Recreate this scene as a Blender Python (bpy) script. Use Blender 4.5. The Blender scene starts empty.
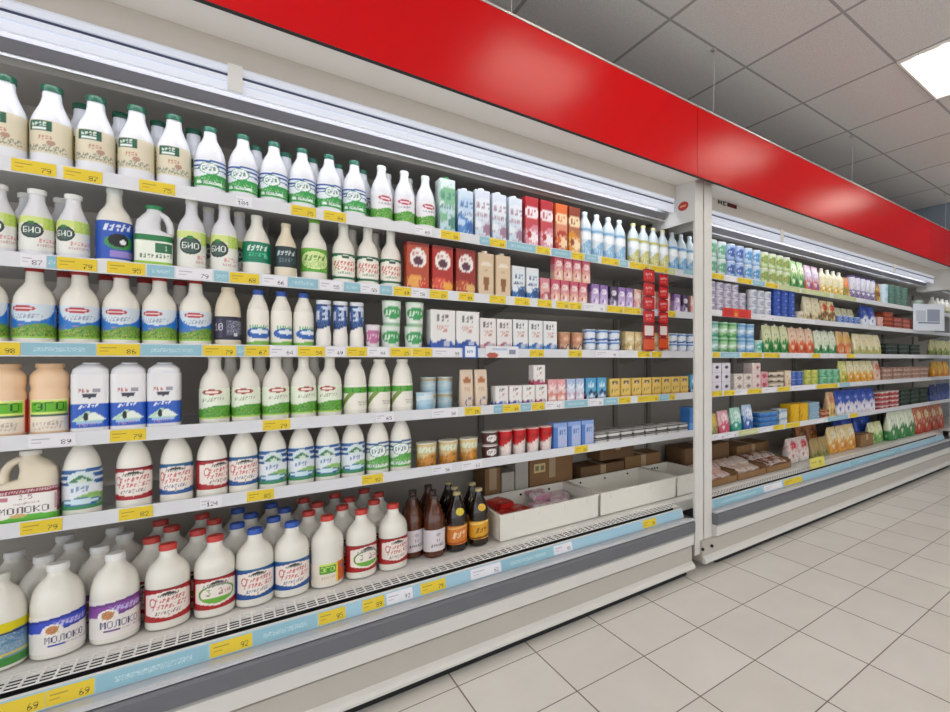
import bpy, math, random
import numpy as np
from mathutils import Vector, Matrix
random.seed(7)
sc = bpy.context.scene
col = sc.collection
PI = math.pi

# ---------------------------------------------------------------- camera, world, exposure
cd = bpy.data.cameras.new('camera'); cam = bpy.data.objects.new('camera', cd); col.objects.link(cam)
cam.location = (0, 0, 1.2)
cam.rotation_euler = (PI/2, 0, -0.726)
cd.sensor_width = 36.0; cd.lens = 488/950*36.0
cd.shift_x = (475-660)/950; cd.shift_y = (359-356)/950
cd.clip_start = 0.05; cd.clip_end = 60
sc.camera = cam
w = bpy.data.worlds.new('world'); sc.world = w; w.use_nodes = True
bg = w.node_tree.nodes['Background']; bg.inputs[0].default_value = (0.93, 0.96, 1.0, 1); bg.inputs[1].default_value = 1.4
sc.view_settings.view_transform = 'Standard'; sc.view_settings.look = 'None'
sc.view_settings.exposure = 0.17; sc.view_settings.gamma = 1.0
sc.view_settings.use_curve_mapping = False
CEIL_TUBE = 16.0; CEIL_DIFF = 0.75; CASE_W = 0.9; TUBE_E = 1.0

# ---------------------------------------------------------------- colour and materials
def lin(c):
    if isinstance(c, str):
        c = [int(c[i:i+2], 16)/255 for i in (0, 2, 4)]
    return tuple((x/12.92 if x <= .04045 else ((x+.055)/1.055)**2.4) for x in c)
MATS = {}
def mat(name, c='cccccc', rough=.5, metal=0., emit=0., coat=0., noise=0., nscale=30., trans=0.):
    if name in MATS: return MATS[name]
    m = bpy.data.materials.new(name); m.use_nodes = True; MATS[name] = m
    nt = m.node_tree; b = nt.nodes['Principled BSDF']
    L = lin(c); b.inputs['Base Color'].default_value = (*L, 1)
    b.inputs['Roughness'].default_value = rough; b.inputs['Metallic'].default_value = metal
    if coat: b.inputs['Coat Weight'].default_value = coat; b.inputs['Coat Roughness'].default_value = .15
    if trans: b.inputs['Transmission Weight'].default_value = trans
    if emit:
        b.inputs['Emission Color'].default_value = (*L, 1); b.inputs['Emission Strength'].default_value = emit
    if noise:
        tc = nt.nodes.new('ShaderNodeTexCoord'); n = nt.nodes.new('ShaderNodeTexNoise'); n.inputs['Scale'].default_value = nscale
        n.inputs['Detail'].default_value = 4
        r = nt.nodes.new('ShaderNodeMapRange'); r.inputs['To Min'].default_value = 1-noise; r.inputs['To Max'].default_value = 1+noise
        mx = nt.nodes.new('ShaderNodeMix'); mx.data_type = 'RGBA'; mx.blend_type = 'MULTIPLY'; mx.inputs[0].default_value = 1
        mx.inputs[6].default_value = (*L, 1)
        nt.links.new(tc.outputs['Object'], n.inputs['Vector']); nt.links.new(n.outputs['Fac'], r.inputs['Value'])
        nt.links.new(r.outputs['Result'], mx.inputs[7]); nt.links.new(mx.outputs[2], b.inputs['Base Color'])
    return m
def paint_mat(name, rough):
    m = bpy.data.materials.new(name); m.use_nodes = True; nt = m.node_tree
    a = nt.nodes.new('ShaderNodeAttribute'); a.attribute_name = 'print'
    nt.links.new(a.outputs['Color'], nt.nodes['Principled BSDF'].inputs['Base Color'])
    nt.nodes['Principled BSDF'].inputs['Roughness'].default_value = rough
    return m
M_PRINT = paint_mat('printed_label', .38)
M_FOIL = paint_mat('printed_foil', .3)
M_PAPER = paint_mat('printed_paper', .6)
M_CASE = mat('case_white_enamel', 'd9d7d2', .35, noise=.025, nscale=6)
M_FASC = mat('case_fascia', 'd0c9bf', .42, noise=.03, nscale=3)
M_SOFF = mat('header_soffit_white', 'f3efe9', .4, noise=.02, nscale=3)
M_BACK = mat('case_back_grey', 'b0a99f', .6, noise=.06, nscale=5)
M_DARK = mat('recess_shade_and_dark_parts', '17181a', .7)  # near-black: recess shade put into the colour; also plain dark bolts and edges
M_BUMP = mat('bumper_grey', '696b71', .4, noise=.05, nscale=8)
M_LIP = mat('bumper_lip_steel', 'c9cace', .32, .1)
M_KICK = mat('kick_panel', 'bab5ac', .4, noise=.04, nscale=6)
M_SHELF = mat('shelf_white', 'd6d5d3', .4, noise=.03, nscale=9)
M_STRIP = mat('price_strip_clear_white', 'd9dade', .3)
M_STRIPB = mat('price_strip_light_blue', '9cc3d6', .3)
M_GRILLE = mat('grille_white_plastic', 'eceae6', .4)
M_LAMP = mat('lamp_cover_pale', 'e3e8f4', .25, emit=.16)
M_LAMPD = mat('lamp_gap_blue_grey', '3c4464', .4)
M_TUBE = mat('lamp_tube_lit', 'eef3ff', .5, emit=TUBE_E)
M_RED = mat('frieze_red_gloss', 'c40007', .24)
M_RED.node_tree.nodes['Principled BSDF'].inputs['Specular IOR Level'].default_value = .28
M_ALU = mat('aluminium_trim', 'c9c7c4', .3, .6)
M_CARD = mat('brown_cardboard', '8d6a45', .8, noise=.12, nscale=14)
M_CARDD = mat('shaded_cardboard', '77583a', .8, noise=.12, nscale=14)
M_PE = mat('crate_milky_plastic', 'e9e6dc', .4, noise=.02)
M_MILK = mat('milky_plastic', 'ece8de', .14, coat=.25)
M_MILKW = mat('white_opaque_plastic', 'e4e4e9', .24, coat=.15)
M_PETM = mat('cloudy_bottle_plastic', 'e6e3d9', .13, coat=.3)
M_CREAM = mat('cream_plastic', 'e2d6bf', .18, coat=.25)
M_PEACH = mat('peach_plastic', 'edc9a4', .25, coat=.3)
M_WATER = mat('pale_clear_plastic', 'd3e0e6', .12, coat=.4)
M_BROWN = mat('amber_bottle', '54260c', .08, coat=.5)
M_BLACKB = mat('dark_brown_bottle', '1f120a', .08, coat=.5)
CAPS = {}
def cap(c):
    return mat('cap_'+c, c, .35)

# ---------------------------------------------------------------- tiny lettering (5 x 7 dots) for printed packs
GL = {'0':(14,17,19,21,25,17,14),'1':(4,12,4,4,4,4,14),'2':(14,17,1,2,4,8,31),'3':(31,2,4,2,1,17,14),'4':(2,6,10,18,31,2,2),
'5':(31,16,30,1,1,17,14),'6':(6,8,16,30,17,17,14),'7':(31,1,2,4,8,8,8),'8':(14,17,17,14,17,17,14),'9':(14,17,17,15,1,2,12),
'М':(17,27,21,21,17,17,17),'О':(14,17,17,17,17,17,14),'Л':(7,9,9,9,9,9,17),'К':(17,18,20,24,20,18,17),'Э':(14,17,1,7,1,17,14),
'Г':(31,16,16,16,16,16,16),'Б':(31,16,16,30,17,17,30),'И':(17,17,19,21,25,17,17),'Д':(6,10,10,10,10,31,17),'Е':(31,16,16,30,16,16,31),
'Н':(17,17,17,31,17,17,17),'А':(14,17,17,31,17,17,17),'С':(14,17,16,16,16,17,14),'Ф':(4,14,21,21,21,14,4),'%':(24,25,2,4,8,19,3),' ':(0,)*7,',':(0,0,0,0,0,4,8)}
class Art:
    """flat printed artwork: X runs round the pack in label heights (0 = front middle), V runs 0..1 upwards"""
    def __init__(s, X, V, base, seed=1):
        s.X, s.V = X, V; s.C = np.empty(X.shape+(3,)); s.C[:] = lin(base); s.rs = np.random.RandomState(seed)
    def put(s, m, c, a=1.):
        s.C[m] = s.C[m]*(1-a)+np.array(lin(c))*a; return s
    def r(s, x0, x1, v0, v1, c, a=1.): return s.put((s.X >= x0)&(s.X <= x1)&(s.V >= v0)&(s.V <= v1), c, a)
    def e(s, cx, cv, rx, rv, c, a=1.): return s.put(((s.X-cx)/rx)**2+((s.V-cv)/rv)**2 <= 1, c, a)
    def ring(s, cx, cv, rx, rv, t, c):
        d = ((s.X-cx)/rx)**2+((s.V-cv)/rv)**2; return s.put((d <= 1)&(d >= (1-t)**2), c)
    def band(s, v0, v1, c, a=1.): return s.put((s.V >= v0)&(s.V <= v1), c, a)
    def wave(s, v, t, amp, f, c, ph=0.): return s.put(np.abs(s.V-v-amp*np.sin(s.X*f+ph)) <= t/2, c)
    def hill(s, v, amp, f, c, ph=0.): return s.put(s.V <= v+amp*np.sin(s.X*f+ph)+amp*.5*np.sin(s.X*f*2.3+1+ph), c)
    def noise(s, v0, v1, c, d=.3, x0=-9, x1=9): return s.put((s.V >= v0)&(s.V <= v1)&(s.X >= x0)&(s.X <= x1)&(s.rs.rand(*s.X.shape) < d), c, .7)
    def sq(s, cx, cv, wd, amp, t, c, f=14.):      # a line of small illegible lettering
        h = 1.5*amp+1.1*t; n = max(3, int(wd/(h*.62))); sl = .28 if f > 19 else 0
        u = (s.X-sl*(s.V-cv)-(cx-wd/2))/wd*n; v = (s.V-cv-.05*(s.X-cx))/h+.5
        ok = (u >= 0)&(u < n)&(v >= 0)&(v < 1); pat = s.rs.rand(n, 3, 4) < .62; pat[:, 2] = False
        pat[::3, 0] = True
        if h < .09: pat[:, :2] = s.rs.rand(n, 2, 4) < .8
        ui = np.clip(u, 0, n-1e-6); a = ui.astype(int); b = np.clip(((ui-a)*3).astype(int), 0, 2); d = np.clip((v*4).astype(int), 0, 3)
        return s.put(ok & pat[a, b, d], c, .85)
    def t(s, txt, cx, cv, h, c, asp=.75):
        n = len(txt); cw = h/7*asp*1.0; W = n*6*cw-cw
        i = np.floor((s.X-(cx-W/2))/cw).astype(int); j = np.floor((cv+h/2-s.V)/(h/7)).astype(int)
        ok = (i >= 0)&(i < n*6)&(j >= 0)&(j < 7); m = np.zeros(s.X.shape, bool)
        for k in np.argwhere(ok):
            a, b = i[tuple(k)], j[tuple(k)]; q = a % 6
            if q < 5 and GL[txt[a//6]][b] >> (4-q) & 1: m[tuple(k)] = True
        return s.put(m, c)

# ---------------------------------------------------------------- mesh helpers
def section(wd, d, rc, n):
    rc = min(rc, wd/2-1e-5, d/2-1e-5)
    pts = [(0, d/2)]
    for cx, cy, a0 in ((-wd/2+rc, d/2-rc, PI/2), (-wd/2+rc, -d/2+rc, PI), (wd/2-rc, -d/2+rc, 1.5*PI), (wd/2-rc, d/2-rc, 2*PI)):
        for k in range(9):
            a = a0+PI/2*k/8; pts.append((cx+rc*math.cos(a), cy+rc*math.sin(a)))
    pts.append((0, d/2)); P = np.array(pts)
    s = np.concatenate([[0], np.cumsum(np.hypot(*np.diff(P, axis=0).T))])
    t = np.linspace(0, s[-1], n, endpoint=False)
    return np.c_[np.interp(t, s, P[:, 0]), np.interp(t, s, P[:, 1])], s[-1]
def mesh_new(name, verts, faces, mats, smooth=35, idx=None, colors=None):
    me = bpy.data.meshes.new(name); me.from_pydata([tuple(map(float, v)) for v in verts], [], faces); me.update()
    for m in (mats if isinstance(mats, (list, tuple)) else [mats]): me.materials.append(m)
    if idx is not None: me.polygons.foreach_set('material_index', idx)
    if smooth:
        me.polygons.foreach_set('use_smooth', [True]*len(me.polygons)); me.set_sharp_from_angle(angle=math.radians(smooth))
    if colors is not None:
        at = me.color_attributes.new('print', 'FLOAT_COLOR', 'POINT')
        at.data.foreach_set('color', np.c_[colors, np.ones(len(colors))].astype(np.float32).ravel())
    return me
def loft(name, levels, m, n=32, caps=True, art=None, base='ffffff', nv=None, smooth=35, off=0., top=None, seed=1, shift=0.):
    """stack of rounded-rectangle sections; levels = (z, width, depth, corner, ox, oy)"""
    lv = [tuple(l)+(0,)*(6-len(l)) for l in levels]
    if nv:
        L = np.array(lv, float); zz = np.linspace(L[0, 0], L[-1, 0], nv)
        lv = [(z,)+tuple(np.interp(z, L[:, 0], L[:, k]) for k in range(1, 6)) for z in zz]
    V = []; XX = []; VV = []; z0, z1 = lv[0][0], lv[-1][0]; H = max(z1-z0, 1e-4)
    for z, a, b, rc, ox, oy in lv:
        p, per = section(a+2*off, b+2*off, rc+off, n)
        V += [(x+ox, y+oy, z) for x, y in p]; XX.append(((np.arange(n)/n-.5)*per-shift)/H); VV.append(np.full(n, (z-z0)/H))
    k = len(lv); F = []
    for j in range(k-1):
        for i in range(n):
            i2 = (i+1) % n; F.append((j*n+i, j*n+i2, (j+1)*n+i2, (j+1)*n+i))
    colors = None
    if art is not None:
        A = Art(np.array(XX), np.array(VV), base, seed); art(A); colors = A.C.reshape(-1, 3)
    if caps:
        if colors is not None:
            b0 = len(V); V += V[:n]; t0 = len(V); V += V[(k-1)*n:k*n]
            colors = np.concatenate([colors, np.tile(lin(base), (n, 1)), np.tile(lin(top or base), (n, 1))])
        else: b0, t0 = 0, (k-1)*n
        F.append(tuple(range(b0+n-1, b0-1, -1))); F.append(tuple(range(t0, t0+n)))
    return mesh_new(name, V, F, m, smooth, colors=colors)
class MB:
    def __init__(s): s.v = []; s.f = []; s.i = []
    def box(s, x0, x1, y0, y1, z0, z1, mi=0):
        o = len(s.v); s.v += [(x, y, z) for z in (z0, z1) for y in (y0, y1) for x in (x0, x1)]
        for q in ((0,2,3,1),(4,5,7,6),(0,1,5,4),(2,6,7,3),(0,4,6,2),(1,3,7,5)): s.f.append(tuple(o+a for a in q)); s.i.append(mi)
        return s
    def prism(s, prof, x0, x1, mi=0):          # profile (y,z) listed clockwise seen from +x... closed along X
        o = len(s.v); n = len(prof); s.v += [(x0, y, z) for y, z in prof]+[(x1, y, z) for y, z in prof]
        for k in range(n): s.f.append((o+k, o+(k+1) % n, o+n+(k+1) % n, o+n+k)); s.i.append(mi)
        s.f.append(tuple(o+k for k in range(n-1, -1, -1))); s.i.append(mi); s.f.append(tuple(o+n+k for k in range(n))); s.i.append(mi)
        return s
    def bar(s, a, b, r, mi=0, n=6):
        a, b = Vector(a), Vector(b); d = (b-a).normalized(); u = d.orthogonal().normalized(); q = d.cross(u); o = len(s.v)
        for p in (a, b):
            for k in range(n):
                t = 2*PI*k/n; s.v.append(tuple(p+r*(u*math.cos(t)+q*math.sin(t))))
        for k in range(n): s.f.append((o+k, o+(k+1) % n, o+n+(k+1) % n, o+n+k)); s.i.append(mi)
        s.f.append(tuple(range(o+n-1, o-1, -1))); s.i.append(mi); s.f.append(tuple(range(o+n, o+2*n))); s.i.append(mi)
        return s
    def mesh(s, name, mats, smooth=0):
        import bmesh
        me = mesh_new(name, s.v, s.f, mats, 0, s.i)
        b = bmesh.new(); b.from_mesh(me); bmesh.ops.recalc_face_normals(b, faces=b.faces); b.to_mesh(me); b.free()
        if smooth: me.polygons.foreach_set('use_smooth', [True]*len(me.polygons)); me.set_sharp_from_angle(angle=math.radians(smooth))
        return me
def obj(name, me, parent=None, loc=(0, 0, 0)):
    o = bpy.data.objects.new(name, me); col.objects.link(o); o.location = loc
    if parent is not None: o.parent = parent
    return o
def empty(name, loc, label, cat, group=None):
    o = bpy.data.objects.new(name, None); o.empty_display_size = .05; col.objects.link(o); o.location = loc
    o['label'] = label; o['category'] = cat
    if group: o['group'] = group
    return o
def tag(o, label, cat, group=None):
    o['label'] = label; o['category'] = cat
    if group: o['group'] = group
    return o
def struct(name, me, loc=(0, 0, 0)):
    o = obj(name, me, None, loc); o['kind'] = 'structure'; return o
def panel(name, x0, x1, z0, z1, y, th, art, base, nx=24, nz=8, m=None):
    """thin printed card standing in the XZ plane, printed side towards -y"""
    X = np.linspace(x0, x1, nx); Z = np.linspace(z0, z1, nz); V = []; F = []
    for z in Z: V += [(x, y, z) for x in X]
    for j in range(nz-1):
        for i in range(nx-1): F.append((j*nx+i, j*nx+i+1, (j+1)*nx+i+1, (j+1)*nx+i))
    H = z1-z0; A = Art(np.tile((X-(x0+x1)/2)/H, (nz, 1)), np.tile(((Z-z0)/H)[:, None], (1, nx)), base); art(A)
    o = len(V); V += [(x0, y+th, z0), (x1, y+th, z0), (x1, y+th, z1), (x0, y+th, z1), (x0, y, z0), (x1, y, z0), (x1, y, z1), (x0, y, z1)]
    F += [(o+1, o, o+3, o+2), (o+4, o, o+1, o+5), (o+5, o+1, o+2, o+6), (o+6, o+2, o+3, o+7), (o+7, o+3, o, o+4)]
    return mesh_new(name, V, F, m or M_PAPER, 0, colors=np.concatenate([A.C.reshape(-1, 3), np.tile(lin(base), (8, 1))]))

# ---------------------------------------------------------------- the room
def floor_mat():
    m = bpy.data.materials.new('floor_tiles'); m.use_nodes = True; nt = m.node_tree; N = nt.nodes; K = nt.links
    b = N['Principled BSDF']; tc = N.new('ShaderNodeTexCoord'); br = N.new('ShaderNodeTexBrick')
    br.offset = 0; br.squash = 1; br.inputs['Scale'].default_value = 1
    br.inputs['Brick Width'].default_value = .3135; br.inputs['Row Height'].default_value = .3135
    br.inputs['Mortar Size'].default_value = .0028; br.inputs['Mortar Smooth'].default_value = .2; br.inputs['Bias'].default_value = 0
    br.inputs['Color1'].default_value = (*lin('e8e4dd'), 1); br.inputs['Color2'].default_value = (*lin('e2ddd5'), 1); br.inputs['Mortar'].default_value = (*lin('7a6e63'), 1)
    mp = N.new('ShaderNodeMapping'); mp.inputs['Location'].default_value = (-.633+.3135*20, -1.83+.3135*40, 0)
    no = N.new('ShaderNodeTexNoise'); no.inputs['Scale'].default_value = 5; no.inputs['Detail'].default_value = 6
    r = N.new('ShaderNodeMapRange'); r.inputs['To Min'].default_value = .93; r.inputs['To Max'].default_value = 1.07
    mx = N.new('ShaderNodeMix'); mx.data_type = 'RGBA'; mx.blend_type = 'MULTIPLY'; mx.inputs[0].default_value = 1
    K.new(tc.outputs['Object'], mp.inputs[0]); K.new(mp.outputs[0], br.inputs['Vector']); K.new(tc.outputs['Object'], no.inputs['Vector'])
    K.new(no.outputs['Fac'], r.inputs['Value']); K.new(br.outputs['Color'], mx.inputs[6]); K.new(r.outputs['Result'], mx.inputs[7])
    K.new(mx.outputs[2], b.inputs['Base Color']); b.inputs['Roughness'].default_value = .33
    bp = N.new('ShaderNodeBump'); bp.inputs['Strength'].default_value = .3; bp.inputs['Distance'].default_value = .002; bp.invert = True
    K.new(br.outputs['Fac'], bp.inputs['Height']); K.new(bp.outputs[0], b.inputs['Normal'])
    return m
def ceil_mat():
    m = bpy.data.materials.new('ceiling_tiles'); m.use_nodes = True; nt = m.node_tree; N = nt.nodes; K = nt.links
    b = N['Principled BSDF']; tc = N.new('ShaderNodeTexCoord'); br = N.new('ShaderNodeTexBrick')
    br.offset = 0; br.squash = 1; br.inputs['Scale'].default_value = 1
    br.inputs['Brick Width'].default_value = .609; br.inputs['Row Height'].default_value = .609
    br.inputs['Mortar Size'].default_value = .009; br.inputs['Mortar Smooth'].default_value = .1; br.inputs['Bias'].default_value = 0
    br.inputs['Color1'].default_value = (*lin('dedddb'), 1); br.inputs['Color2'].default_value = (*lin('d8d7d5'), 1); br.inputs['Mortar'].default_value = (*lin('a3a2a0'), 1)
    mp = N.new('ShaderNodeMapping'); mp.inputs['Location'].default_value = (-1.678+.609*20, -1.815+.609*40, 0)
    no = N.new('ShaderNodeTexNoise'); no.inputs['Scale'].default_value = 160; no.inputs['Detail'].default_value = 3
    r = N.new('ShaderNodeMapRange'); r.inputs['From Min'].default_value = .35; r.inputs['From Max'].default_value = .65; r.inputs['To Min'].default_value = .88; r.inputs['To Max'].default_value = 1.06
    mx = N.new('ShaderNodeMix'); mx.data_type = 'RGBA'; mx.blend_type = 'MULTIPLY'; mx.inputs[0].default_value = 1
    K.new(tc.outputs['Object'], mp.inputs[0]); K.new(mp.outputs[0], br.inputs['Vector']); K.new(tc.outputs['Object'], no.inputs['Vector'])
    K.new(no.outputs['Fac'], r.inputs['Value']); K.new(br.outputs['Color'], mx.inputs[6]); K.new(r.outputs['Result'], mx.inputs[7])
    K.new(mx.outputs[2], b.inputs['Base Color']); b.inputs['Roughness'].default_value = .9
    return m
RX0, RX1, RY0, RY1, ZC = -3.2, 9.0, -5.2, 3.1, 2.92
struct('floor', MB().box(RX0, RX1, RY0, RY1, -.06, 0).mesh('floor', floor_mat()))
struct('ceiling', MB().box(RX0, RX1, RY0, RY1, ZC, ZC+.08).mesh('ceiling', ceil_mat()))
M_WALL = mat('wall_paint_grey', 'b0b2b5', .8, noise=.03, nscale=3)
M_WALLB = mat('wall_paint_blue_grey', '7f8a96', .8, noise=.03, nscale=3)
struct('wall_back', MB().box(RX0, RX1, RY1, RY1+.1, 0, ZC).mesh('wall_back', M_WALL))
struct('wall_right', MB().box(RX1, RX1+.1, RY0, RY1, 0, ZC).mesh('wall_right', M_WALL))
struct('trim_1', MB().box(5.95, 6.1, RY0, 3.05, 2.4, ZC).mesh('ceiling_drop', M_WALLB))

def troffer(x, y, label):
    r = empty('ceiling_light', (x, y, ZC), label, 'light', 'square ceiling lights')
    f = MB(); a = .302
    f.box(-a, a, -a, -a+.014, -.012, -.001).box(-a, a, a-.014, a, -.012, -.001).box(-a, -a+.014, -a+.014, a-.014, -.012, -.001).box(a-.014, a, -a+.014, a-.014, -.012, -.001)
    obj('frame', f.mesh('troffer_frame', M_GRILLE), r)
    obj('reflector', MB().box(-a+.014, a-.014, -a+.014, a-.014, -.006, -.002).mesh('troffer_reflector', mat('lit_reflector', 'fff6ea', .4, emit=CEIL_DIFF)), r)
    for k in range(4): obj('tube', MB().bar((-.27, -.2+.1333*k, -.012), (.27, -.2+.1333*k, -.012), .008, n=10).mesh('troffer_tube', mat('ceiling_tube_lit', 'fffaf0', .4, emit=CEIL_TUBE)), r)
    return r
for i in range(4):
    for j in range(3):
        x = 3.2-1.827*i+(3.654 if i == 3 else 0)+(0 if i < 3 else 1.827*1)
        if i == 3: x = 3.2+1.827
        y = .9-1.827*j
        vis = (i == 0 and j == 0)
        troffer(x, y, 'lit square ceiling light set among the grey tiles, upper right of the picture' if vis else 'lit square ceiling light overhead, above the open aisle')

# ---------------------------------------------------------------- red frieze hung from the ceiling
def frieze(x0, x1, wires, label):
    r = empty('hanging_frieze_panel', ((x0+x1)/2, 1.83, 2.176), label, 'sign', 'red frieze panels')
    h = (x1-x0)/2-.002
    obj('sheet', MB().box(-h, h, -.01, .006, .003, .372).mesh('frieze_sheet', M_RED), r)
    obj('top_trim', MB().box(-h, h, -.014, .012, .372, .381).mesh('frieze_trim', M_ALU), r)
    obj('bottom_trim', MB().box(-h, h, -.0105, .0065, 0, .003).mesh('frieze_edge', M_DARK), r)
    for x in wires:
        x -= (x0+x1)/2
        obj('hanger_wire', MB().bar((x, 0, .381), (x, -.01, ZC-2.176-.012), .0022).box(x-.012, x+.012, -.014, .012, ZC-2.176-.012, ZC-2.176-.001).mesh('hanger_wire', M_ALU), r)
frieze(-1.9, 1.884, (-1.0, .84), 'glossy red hanging panel above the left case, plain and shiny')
frieze(1.884, 5.18, (2.02, 3.6), 'glossy red hanging panel above the right case, beyond the seam')
frieze(5.18, 5.93, (5.6,), 'short red hanging panel at the far right end of the band')

# ---------------------------------------------------------------- refrigerated wall cases
SY = 2.15                                       # shelf front
def tag_mesh(c, wd, txt):
    base = {'y': 'e3c62c', 'w': 'e6e4ea', 'c': '8fbccb', 'g': 'c3c98a'}[c]
    def art(A):
        hw = wd/.034/2
        if c in 'yw':
            A.r(-hw*.86, -hw*.1, .62, .7, '8d7a30' if c == 'y' else '9a98a6', .8)
            A.r(-hw*.86, -hw*.45, .34, .42, 'b98a1c' if c == 'y' else 'b0aebc', .8)
            if txt: A.t(txt, hw*.9-.2*len(txt), .34, .42, '2a2622', .78)
        else:
            A.noise(.3, .65, 'd8e8ec', .35, -hw*.7, hw*.7)
    return panel('price_tag', -wd/2, wd/2, -.017, .017, 0, .0014, art, base, max(8, int(wd/.0013)), 26)
def case(x0, x1, label, shelves, strips, deck_tags, openL, openR, postL, postR, lampx, clips, kx=None):
    """x0..x1 outside; shelves = list of (z of strip bottom); openL/openR = extent of the shelves"""
    r = empty('refrigerated_case', ((x0+x1)/2, 2.1, 0), label, 'fridge', 'wall of refrigerated cases')
    L = r.location.copy()
    def part(name, mb, m, parent=None, smooth=0):
        me = mb.mesh(name, m, smooth); me.transform(Matrix.Translation(-L)); return obj(name, me, parent or r)
    f0, f1 = x0, x1
    k0, k1 = (postL+.0645 if postL else f0), (postR-.0005 if postR else f1)
    # base: kick panel, lower panel with groove, bumper, steel lip, deck edge
    part('shade_plinth', MB().box(f0+.03, f1-.03, 1.925, 2.7, .002, .0395), M_DARK)  # near-black and set forward, its colour stands for the shade under the case
    part('kick_lip', MB().prism([(1.905, .04), (1.887, .043), (1.885, .054), (1.893, .066), (1.9115, .078), (1.9115, .0405)], *(kx or (f0, f1))), M_CASE)
    part('kick_panel', MB().prism([(1.912, .0405), (1.912, .158), (1.93, .165), (2.72, .165), (2.72, .045), (1.93, .04)], *(kx or (f0, f1))), M_KICK)
    part('lower_panel', MB().prism([(1.915, .166), (1.897, .172), (1.893, .228), (1.905, .234), (2.7, .234), (2.7, .166)], f0, f1), M_CASE)
    part('bumper', MB().prism([(1.90, .2345), (1.886, .242), (1.884, .292), (1.892, .302), (2.7, .302), (2.7, .2345)], f0, f1), M_BUMP)
    part('bumper_lip', MB().prism([(1.90, .3025), (1.893, .306), (1.893, .312), (1.905, .3165), (1.975, .302), (2.0, .3025)], f0, f1), M_LIP)
    part('deck_edge', MB().prism([(1.978, .3028), (1.992, .349), (2.0, .352), (2.01, .345), (2.01, .303)], f0, f1), M_CASE)
    part('deck', MB().box(openL, openR, 2.068, 2.72, .303, .362), M_CASE)
    part('slot_shade_liner', MB().prism([(2.0101, .303), (2.0675, .303), (2.0675, .361), (2.065, .361), (2.065, .31), (2.0101, .31)], f0, f1), M_DARK)  # near-black liner, gives the slot under the grille its shade by colour
    g = MB(); n = int((f1-f0-.03)/.0285)
    for k in range(n+1):
        x = f0+.015+k*.0285; g.box(x-.0026, x+.0026, 2.008, 2.098, .3625, .3656)
    for y in (2.0095, 2.0285, 2.0475, 2.0665, 2.082, 2.0965): g.box(f0+.012, f1-.012, y-.0021, y+.0021, .3622, .3650)
    part('deck_grille', g, M_GRILLE)
    ds = part('deck_price_strip', MB().prism([(1.9765, .304), (1.9905, .349), (1.989, .3495), (1.975, .3045)], f0+.01, f1-.012), M_STRIPB)
    tl = math.atan2(.014, .045)
    for c, cx, wd, *tx in deck_tags:
        o = obj('price_tag', tag_mesh(c, wd, tx[0] if tx else ''), ds, (cx-L.x, 1.9815-L.y, .3265)); o.rotation_euler = (-tl, 0, 0); o.scale = (1, 1, 1.15)
    # back and top
    part('back_panel', MB().box(openL, openR, 2.72, 2.76, .3, 2.2), M_BACK)
    part('top_cover', MB().box(f0, f1, 2.301, 2.85, 2.25, 2.39), M_CASE)
    part('canopy_ceiling', MB().prism([(2.26, 2.035), (2.25, 2.06), (2.72, 2.11), (2.72, 2.08)], k0, k1), mat('canopy_inner_grey', 'bdb9b4', .5))
    part('canopy_underside', MB().prism([(2.141, 2.062), (2.1795, 2.037), (2.185, 2.04), (2.25, 2.06), (2.25, 2.08), (2.141, 2.08)], lampx[0], lampx[1]), mat('canopy_grille_grey', '77757a', .5))
    part('air_outlet_edge', MB().box(k0, k1, 2.183, 2.19, 2.028, 2.039), M_ALU)
    part('fascia', MB().prism([(2.092, 2.1415), (2.09, 2.222), (2.3, 2.236), (2.3, 2.1415)], k0, k1), M_FASC)
    part('header_soffit', MB().prism([(2.09, 2.2225), (1.862, 2.203), (1.862, 2.213), (2.09, 2.24), (2.3, 2.24), (2.3, 2.2365)], k0, k1), M_SOFF)
    lm = part('lamp_housing', MB().prism([(2.090, 2.112), (2.080, 2.115), (2.075, 2.122), (2.075, 2.132), (2.081, 2.14), (2.087, 2.141), (2.14, 2.141), (2.14, 2.085), (2.132, 2.085), (2.132, 2.130), (2.1, 2.130), (2.1, 2.09), (2.088, 2.055), (2.080, 2.0575), (2.076, 2.078), (2.083, 2.080), (2.083, 2.084), (2.075, 2.086), (2.077, 2.102), (2.090, 2.105)], lampx[0], lampx[1]), M_LAMP)
    part('lamp_gap', MB().box(lampx[0]+.002, lampx[1]-.002, 2.0835, 2.0895, 2.1052, 2.112), M_LAMPD, lm)
    part('lamp_tube', MB().bar((lampx[0]+.03, 2.116, 2.10), (lampx[1]-.03, 2.116, 2.10), .0075, n=10), M_TUBE, lm)
    for x in clips: part('lamp_clip', MB().box(x-.018, x+.018, 2.068, 2.0745, 2.056, 2.141), M_GRILLE, lm)
    # end uprights and cheeks
    for px, s in ((postL, 1), (postR, -1)):
        if px is None: continue
        part('end_upright', MB().prism([(1.935, .085), (1.93, .1), (1.93, 2.2), (1.936, 2.235), (1.945, 2.235), (1.945, .085)], px, px+.064), M_CASE)
        e = px+.064 if s > 0 else px
        part('canopy_cheek', MB().prism([(1.946, 1.985), (2.285, 1.985), (2.3, 2.0), (2.3, 2.236), (1.946, 2.236)], e-.006 if s > 0 else e, e if s > 0 else e+.006), M_CASE)
        bx = px+.032
        part('end_bolt', MB().bar((bx, 1.905, .125), (bx, 1.895, .125), .009, n=12), M_DARK)
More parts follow.
